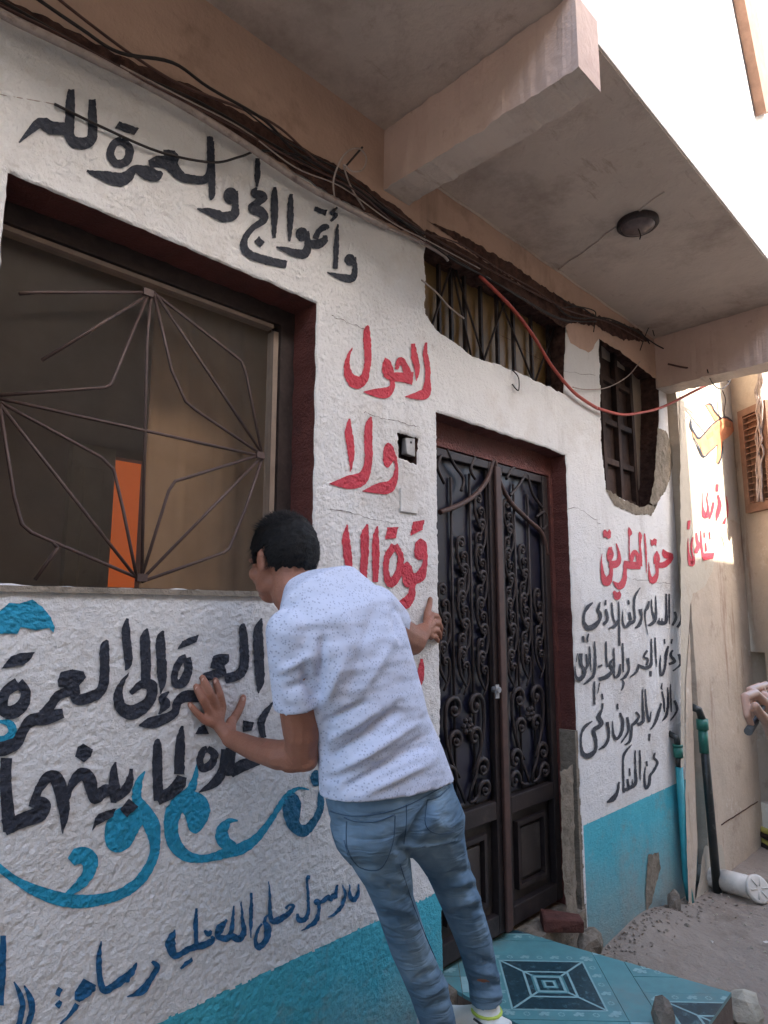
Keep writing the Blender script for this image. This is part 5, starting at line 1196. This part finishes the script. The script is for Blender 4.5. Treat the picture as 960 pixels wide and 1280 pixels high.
def hair_cap(c, f, l, u, parent, s=1.0, quiff=.012):
    bm = bmesh.new(); bmesh.ops.create_uvsphere(bm, u_segments=120, v_segments=90, radius=1)
    def lim(a):
        pts = [(-.12, -.088), (-.050, -.088), (-.030, -.045), (-.018, .022), (.012, .020), (.030, -.010), (.040, -.005), (.052, .040), (.075, .062), (.12, .064)]
        for (x0, y0), (x1, y1) in zip(pts, pts[1:]):
            if a <= x1: return y0+(y1-y0)*max(0, (a-x0)/(x1-x0))
        return pts[-1][1]
    keep = {}
    for v in bm.verts:
        d = v.co.copy(); a, b, z = d.x*.101, d.y*.083, d.z*.096+.020; a -= .012
        nz = .0035*noise.noise(Vector((a*60, b*60, z*60)))+.003*noise.noise(Vector((a*150, b*40, z*150)))
        top = quiff*max(0, d.z)*(1+max(0, d.x))
        if z < -.03: b *= .86; a *= .93
        a += d.x*nz+top*.3*d.x; b += d.y*nz; z += d.z*nz+top
        keep[v] = z > lim(a)+.006*noise.noise(Vector((a*90, b*90, 4)))
        v.co = c+(f*a+l*b+u*z)*s
    bmesh.ops.delete(bm, geom=[v for v in bm.verts if not keep[v]], context='VERTS')
    o = mesh_obj('hair', bm, M['hair'], smooth=True); sm = o.modifiers.new('thick', 'SOLIDIFY'); sm.thickness = .012; sm.offset = -1
    o.parent = parent; o.matrix_parent_inverse = Matrix.Translation(parent.location).inverted()
    # short strands breaking the outline
    bm = bmesh.new(); rnd = random.Random(4)
    for k in range(5200):
        th = rnd.uniform(0, 2*math.pi); ph = rnd.uniform(-.55, 1.45)
        d = Vector((math.cos(th)*math.cos(ph), math.sin(th)*math.cos(ph), math.sin(ph)))
        a, b, z = d.x*.101-.012, d.y*.083, d.z*.096+.020
        if z < -.03: b *= .86; a *= .93
        z += quiff*max(0, d.z)*(1+max(0, d.x))
        if z < lim(a): continue
        p = c+(f*a+l*b+u*z)*s; n_ = (f*d.x+l*d.y+u*d.z)
        fl = (f*.8-u*.9 if d.z < .6 else f*.9+n_*.5)+Vector((rnd.uniform(-.5, .5), rnd.uniform(-.5, .5), rnd.uniform(-.3, .3)))
        q = p+n_*.002+(fl.normalized()*.9+n_*.35)*rnd.uniform(.008, .019); sdv = n_.cross(fl).normalized()*.0009
        bm.faces.new([bm.verts.new(x) for x in (p-sdv, p+sdv, q)])
    o2 = mesh_obj('hair_strands', bm, M['hair']); o2['kind'] = 'stuff'; o2.parent = parent; o2.matrix_parent_inverse = Matrix.Translation(parent.location).inverted()
def trainer(par, heel, toe, ank, soleh=.024):
    ax = (toe-heel); L = ax.length; fx = ax.normalized(); sx = fx.cross(Vector((0, 0, 1))).normalized(); ux = sx.cross(fx)
    if ux.z < 0: ux = -ux
    bm = bmesh.new(); prof = [(-.02, .030, .055), (.03, .037, .062), (.10, .036, .070), (.16, .043, .050), (.22, .045, .036), (.27, .030, .026)]
    rings = []
    for t, hw, hh in prof:
        t = t/.27*L; ring = []
        for k in range(14):
            a = 2*math.pi*k/14; cz = math.sin(a); ring.append(bm.verts.new(heel+fx*t+sx*hw*math.cos(a)+ux*(soleh+max(0, (cz+.55)/1.55)*hh)))
        rings.append(ring)
    for a, b in zip(rings, rings[1:]):
        for k in range(14): bm.faces.new((a[k], a[(k+1) % 14], b[(k+1) % 14], b[k])).smooth = True
    bm.faces.new(rings[0][::-1]); bm.faces.new(rings[-1]); 
    capsule(bm, heel+fx*.045+ux*.06, ank, .040, .042)
    fixn(bm); o = baked(bm, 'shoe', M['shoe'], par, .004, 3)
    bm = bmesh.new(); r2 = []
    for t, hw, hh in prof:
        t = t/.27*L; r2.append([bm.verts.new(heel+fx*(t+(-.006 if t < 0 else .006 if t > .2 else 0))+sx*(hw+.005)*s_+ux*z) for s_, z in ((-1, 0), (-1, soleh+.006), (1, soleh+.006), (1, 0))])
    for a, b in zip(r2, r2[1:]):
        for k in range(4): bm.faces.new((a[k], a[(k+1) % 4], b[(k+1) % 4], b[k]))
    bm.faces.new(r2[0]); bm.faces.new(r2[-1][::-1]); fixn(bm); bevel(bm, .004, 2)
    so_ = mesh_obj('sole', bm, M['sole'], o)
    so_.matrix_parent_inverse = (o.matrix_parent_inverse).inverted() if False else Matrix.Identity(4)
    # side stripe and heel tab
    bm = bmesh.new()
    for s_ in (-1, 1):
        q = [heel+fx*(L*t)+sx*s_*(.040+.004*math.sin(t*3))+ux*(.030+.055*t2) for t, t2 in ((.02, 0.0), (.08, .35), (.18, .7), (.30, .95))]; tube(bm, q, .0035, 5)
    mesh_obj('stripe', bm, M['char'], o)
    bm = bmesh.new(); q = [ank+fx*.045*math.cos(a)+sx*.042*math.sin(a)-ux*.004 for a in [2*math.pi*k/16 for k in range(17)]]; tube(bm, q, .005, 6); mesh_obj('collar_trim', bm, M['lime'], o)
    return o

# --- the man leaning on the wall
man = thing('person', 'man in speckled white shirt and jeans leaning to look through the grille', 'person', (1.60, -.28, .0))
bm = bmesh.new()
HC = P(353, 702, -.21); fdir = Vector((-.10, .98, -.20)); udir = Vector((.06, .15, 1)).normalized()
hf, hl, hu = head(bm, HC, fdir, udir, .97)
chain(bm, [(HC-hu*.03-hf*.03, .052), Jp(366, 742, -.255, 27), Jp(392, 770, -.30, 34)])
# torso under the shirt
chain(bm, [Jp(400, 790, -.33, 46), Jp(450, 900, -.34, 46), Jp(490, 1000, -.35, 44)])
# left arm, flat hand on the wall
chain(bm, [Jp(368, 800, -.36, 26), Jp(372, 870, -.345, 25.5), Jp(377, 915, -.325, 23.5), Jp(378, 941, -.305, 20.5), Jp(350, 944, -.25, 18.5), Jp(318, 936, -.155, 14.5), Jp(288, 923, -.052, 11.2)])
chain(bm, [Jp(384, 950, -.318, 14), Jp(362, 952, -.28, 14)])
def fingers(wr, ks, kr=.013):
    for f_ in ks:
        kn = P(*f_[0]); chain(bm, [(wr, .019), (kn, kr)])
        rr = [.0105, .0098, .0090, .0078]; pts = [(P(*q), rr[min(i, 3)]*f_[0][3] if len(f_[0]) > 3 else rr[min(i, 3)]) for i, q in enumerate(f_)]
        chain(bm, pts)
def finger(pts, sc_=1.0):
    rr = [.0120, .0110, .0100, .0086]
    chain(bm, [(P(*q), rr[i]*sc_) for i, q in enumerate(pts)], 12)
wl = P(286, 921, -.048)
for kx, ky in ((278, 885), (271, 885), (263, 890), (256, 900)): chain(bm, [(wl, .020), (P(272, 905, -.026), .016), (P(kx, ky, -.020), .0115)])
chain(bm, [(wl, .019), (P(289, 902, -.026), .014)])
finger([(278,884,-.020),(275,868,-.022),(271,856,-.014),(269,850,-.009)])
finger([(270,884,-.021),(263,866,-.026),(256,853,-.017),(253,847,-.009)], 1.03)
finger([(262,890,-.020),(253,874,-.025),(247,863,-.016),(245,858,-.009)], .98)
finger([(255,900,-.018),(246,891,-.019),(240,884,-.013),(237,880,-.008)], .86)
finger([(289,904,-.024),(297,891,-.018),(302,880,-.013),(304,872,-.010)], 1.1)
# right arm reaching to the door jamb
chain(bm, [Jp(474, 776, -.36, 25), Jp(497, 792, -.27, 22), Jp(513, 800, -.19, 20), Jp(520, 797, -.13, 15), Jp(529, 789, -.062, 10.5)])
wr_ = P(530, 788, -.058)
for q in ((539, 770, -.03), (541, 779, -.03), (541, 788, -.03), (539, 796, -.032)): chain(bm, [(wr_, .018), (P(*q), .0125)])
finger([(540,769,-.030),(546,770,-.022),(549,775,-.004),(549,780,.012)])
finger([(542,778,-.031),(548,779,-.023),(551,784,-.004),(551,789,.012)], 1.03)
finger([(542,787,-.031),(547,788,-.023),(550,793,-.004),(550,798,.012)], .98)
finger([(539,795,-.032),(544,796,-.024),(547,800,-.006),(547,804,.008)], .88)
finger([(533,778,-.035),(534,766,-.022),(537,756,-.014),(538,749,-.010)], 1.15)
# feet inside the shoes / legs inside the jeans
chain(bm, [Jp(465, 1040, -.36, 30), Jp(494, 1130, -.32, 18), Jp(545, 1262, -.22, 12)])
chain(bm, [Jp(530, 1020, -.31, 30), Jp(576, 1120, -.27, 18), Jp(607, 1240, -.25, 12)])
body = baked(bm, 'body', M['skin'], man, .0036, 7)
hair_cap(HC, hf, hl, hu, man, .97)
bm = bmesh.new()
for q in ((269, 852, -.017), (254, 850, -.018), (246, 861, -.018), (238, 882, -.016), (304, 874, -.019)):
    ellipsoid(bm, P(*q), ((1, 0, 0), (0, 1, 0), (0, 0, 1)), (.0048, .0022, .006), 8)
nl = mesh_obj('fingernails', bm, M['nail']); local(nl, man)
# shirt
bm = bmesh.new()
slices(bm, [(352,748,-.27, 404,733,-.25,.055,.95), (344,768,-.34, 446,726,-.30,.082,.94), (338,800,-.365, 487,755,-.345,.100,.88), (345,830,-.375, 499,782,-.35,.112,.88),
            (372,872,-.38, 512,838,-.35,.112,.88), (392,915,-.38, 526,888,-.35,.105,.88), (403,955,-.385, 542,930,-.34,.110,.90), (406,1003,-.39, 555,968,-.335,.115,.91)])
c1_, r1_ = Jp(362, 790, -.37, 30); c2_, r2_ = Jp(371, 878, -.352, 29.5)
tube(bm, [c1_, c1_.lerp(c2_, .5), c2_+(c2_-c1_)*.06], [r1_, r1_*1.0, r2_*1.0], 24); ellipsoid(bm, c1_, ((1,0,0),(0,1,0),(0,0,1)), (r1_*1.02,)*3)
c1_, r1_ = Jp(466, 764, -.36, 33); c2_, r2_ = Jp(488, 780, -.29, 27)
tube(bm, [c1_, c2_], [r1_, r2_], 24); ellipsoid(bm, c1_, ((1,0,0),(0,1,0),(0,0,1)), (r1_,)*3)
folds = [(398,868,404,800,6,-.010),(408,875,430,820,7,.006),(392,880,380,835,6,-.006),(405,905,455,880,5,-.007),(410,925,470,890,6,.006),(415,945,500,890,5,-.008),(420,965,520,905,6,.006),(430,985,535,930,5,-.008),
         (450,995,545,948,6,.005),(410,975,470,955,5,-.005),(435,870,470,760,8,-.004),(455,860,492,800,7,.005),(500,880,465,915,6,-.006),(345,770,372,748,5,-.004),(360,860,392,850,5,-.004),(350,840,385,822,5,.004),
         (470,960,540,915,5,-.005),(408,890,402,950,6,-.005),(500,800,492,760,5,-.006),(420,760,440,800,10,.003)]
shirt = baked(bm, 'shirt', M['shirt'], man, .006, 3, folds=folds, noise_amp=.004, noise_f=11)
# jeans
bm = bmesh.new()
slices(bm, [(408,985,-.385, 552,952,-.335,.100,.88), (409,1005,-.385, 558,978,-.33,.108,.88), (413,1028,-.385, 572,1010,-.32,.112,.88), (420,1055,-.38, 574,1035,-.31,.10,.86)])
chain(bm, [Jp(458, 1030, -.375, 46), Jp(469, 1052, -.365, 41), Jp(482, 1085, -.35, 33), Jp(493, 1127, -.325, 25.5), Jp(513, 1188, -.28, 24), Jp(535, 1235, -.245, 24.5)])
a_, ra = Jp(535, 1235, -.245, 24.5); b_, rb = Jp(549, 1282, -.225, 22); tube(bm, [a_, b_], [ra, rb], 20)
chain(bm, [Jp(528, 1018, -.335, 46), Jp(546, 1050, -.32, 36), Jp(558, 1080, -.30, 28.5), Jp(575, 1125, -.275, 25.5), Jp(594, 1180, -.26, 22), Jp(604, 1222, -.25, 20)])
a_, ra = Jp(604, 1218, -.25, 20); b_, rb = Jp(608, 1249, -.25, 20.5); tube(bm, [a_, b_], [ra, rb], 20)
chain(bm, [Jp(500, 1030, -.36, 34), Jp(515, 1040, -.34, 30)])
jf = [(560,1095,598,1085,4,-.007),(552,1108,600,1098,4,.006),(556,1120,604,1108,4,-.008),(562,1132,606,1122,4,.005),(566,1143,606,1136,4,-.006),(470,1100,512,1120,5,-.006),(475,1125,515,1142,5,.005),(480,1145,516,1155,4,-.005),
      (590,1195,618,1205,3.5,-.006),(592,1212,622,1220,3.5,.005),(590,1228,626,1232,3.5,-.007),(590,1243,626,1246,3.5,.005),(520,1225,560,1205,4,-.005),(528,1245,565,1228,4,.005),(535,1262,568,1246,4,-.006),(510,1060,540,1000,6,-.012),
      (430,1082,500,1092,6,-.006),(520,1056,575,1048,5,-.006),(500,1065,508,1045,6,-.010),(430,1040,440,1075,8,.004),(530,1010,560,1040,8,.004)]
jeans = baked(bm, 'jeans', M['denim'], man, .0052, 2, folds=jf, noise_amp=.003, noise_f=16)
jb = surf(jeans)
for i, pts in enumerate([[(430,1022),(445,1027),(470,1027),(494,1018)], [(433,1027),(434,1060),(448,1083),(470,1088),(482,1078),(492,1050),(494,1020)], [(534,1000),(548,996),(562,984)], [(534,1002),(532,1030),(545,1042),(568,1040)],
                         [(412,1014),(440,1020),(480,1016),(515,1004),(556,982)], [(508,1006),(508,1030),(505,1055)], [(430,1050),(450,1120),(475,1180),(512,1262)], [(500,1080),(520,1140),(545,1200)]]):
    seam(jb, pts, .0012, M['denimseam'], 'seam', jeans)
for o_ in [o for o in bpy.data.objects if o.name.startswith('seam')]: o_.matrix_parent_inverse = Matrix.Identity(4)
an = P(608, 1252, -.25); trainer(man, Vector((an.x+.01, an.y-.055, .264)), Vector((an.x-.07, an.y+.20, .264)), Vector((an.x, an.y, an.z-.02)))
an = P(549, 1285, -.225); trainer(man, Vector((an.x+.0, an.y-.05, .215)), Vector((an.x-.06, an.y+.18, .190)), Vector((an.x, an.y, an.z-.02)))
for o_ in [o for o in bpy.data.objects if o.parent and o.parent.name.startswith('shoe')]: o_.matrix_parent_inverse = Matrix.Identity(4)

# --- the bystander whose fist shows at the right edge of the frame
by = thing('person', 'bystander at the right edge, only a raised light brown fist in view', 'person', (3.05, -1.35, 0))
bm = bmesh.new()
yh = -.9
def hp(px, py, dy=0): return P(px, py, yh+dy)
chain(bm, [(hp(956, 878), .034), (hp(966, 905), .034), (hp(974, 935), .027), (Vector((2.72, -1.06, 1.02)), .036), (Vector((2.86, -1.22, .98)), .042), (Vector((3.0, -1.26, 1.32)), .050)])
for k, (x, y, dy) in enumerate(((944, 866, -.01), (950, 858, .015), (958, 856, .04), (966, 858, .06))):
    chain(bm, [(hp(960, 885, dy*.6), .022), (hp(x, y, dy), .0135), (hp(x-13, y+5, dy-.005), .0125), (hp(x-10, y+28, dy-.012), .0115), (hp(x-5, y+40, dy-.01), .0105)], 12)
chain(bm, [(hp(962, 905, -.03), .020), (hp(950, 892, -.045), .0145), (hp(944, 882, -.05), .012)])
hc2 = Vector((3.06, -1.32, 1.60)); f2, l2, u2 = head(bm, hc2, Vector((-.9, .4, 0)), Vector((0, 0, 1)))
chain(bm, [(hc2-Vector((0, 0, .06)), .05), (Vector((3.08, -1.34, 1.42)), .06)])
chain(bm, [(Vector((3.10, -1.50, 1.32)), .05), (Vector((3.06, -1.60, 1.05)), .042), (Vector((2.98, -1.62, .82)), .028), (Vector((2.96, -1.61, .72)), .03)])
for k in range(4): chain(bm, [(Vector((2.96, -1.64+.02*k, .72)), .013), (Vector((2.95, -1.64+.02*k, .66)), .010), (Vector((2.96, -1.635+.02*k, .63)), .009)])
chain(bm, [(Vector((2.95, -1.58, .75)), .014), (Vector((2.93, -1.56, .69)), .011)])
chain(bm, [(Vector((3.08, -1.38, 1.3)), .10), (Vector((3.08, -1.38, .95)), .10)])
baked(bm, 'body', M['skin2'], by, .0045, 3); hair_cap(hc2, f2, l2, u2, by)
bm = bmesh.new(); chain(bm, [(Vector((3.08, -1.29, 1.36)), .085), (Vector((3.08, -1.47, 1.36)), .085)]); chain(bm, [(Vector((3.08, -1.38, 1.34)), .13), (Vector((3.08, -1.38, 1.1)), .135), (Vector((3.08, -1.38, .88)), .14)])
chain(bm, [(Vector((3.02, -1.27, 1.34)), .068), (Vector((2.93, -1.245, 1.14)), .06)]); chain(bm, [(Vector((3.09, -1.49, 1.34)), .068), (Vector((3.07, -1.58, 1.12)), .06)])
M['greyshirt'] = mat('grey_cotton', (.20, .21, .23), .9, .1, bumps=[(12, .5, .02, 'n')]); baked(bm, 'shirt', M['greyshirt'], by, .008, 3, noise_amp=.006, facing=False)
bm = bmesh.new(); chain(bm, [(Vector((3.08, -1.38, .90)), .135), (Vector((3.08, -1.38, .82)), .14)])
for dy in (-.08, .08): chain(bm, [(Vector((3.08, -1.38+dy, .82)), .095), (Vector((3.06, -1.38+dy*1.1, .46)), .068), (Vector((3.08, -1.38+dy*1.2, .10)), .055)])
baked(bm, 'trousers', M['char'], by, .008, 3, noise_amp=.006, facing=False)
for dy in (-.10, .10): trainer(by, Vector((3.12, -1.38+dy, .012)), Vector((2.86, -1.37+dy*1.2, .012)), Vector((3.08, -1.38+dy, .11)))
for o_ in [o for o in bpy.data.objects if o.parent and o.parent.name.startswith('shoe')]: o_.matrix_parent_inverse = Matrix.Identity(4)
bm = bmesh.new(); a, b = hp(930, 922, -.02), hp(944, 902, -.02); tube(bm, [a.lerp(b, .35), b], [.012, .011], 10); b2 = hp(962, 866, .0); tube(bm, [b, b2], [.008, .008], 8)
M['charcoal_grey'] = mat('dull_dark_grey', (.10, .10, .10), .6, .3)
ob = mesh_obj('paint_marker', bm, M['charcoal_grey']); tag(ob, 'small dull grey stick shaped object gripped in the fist at the right edge', 'handheld object')
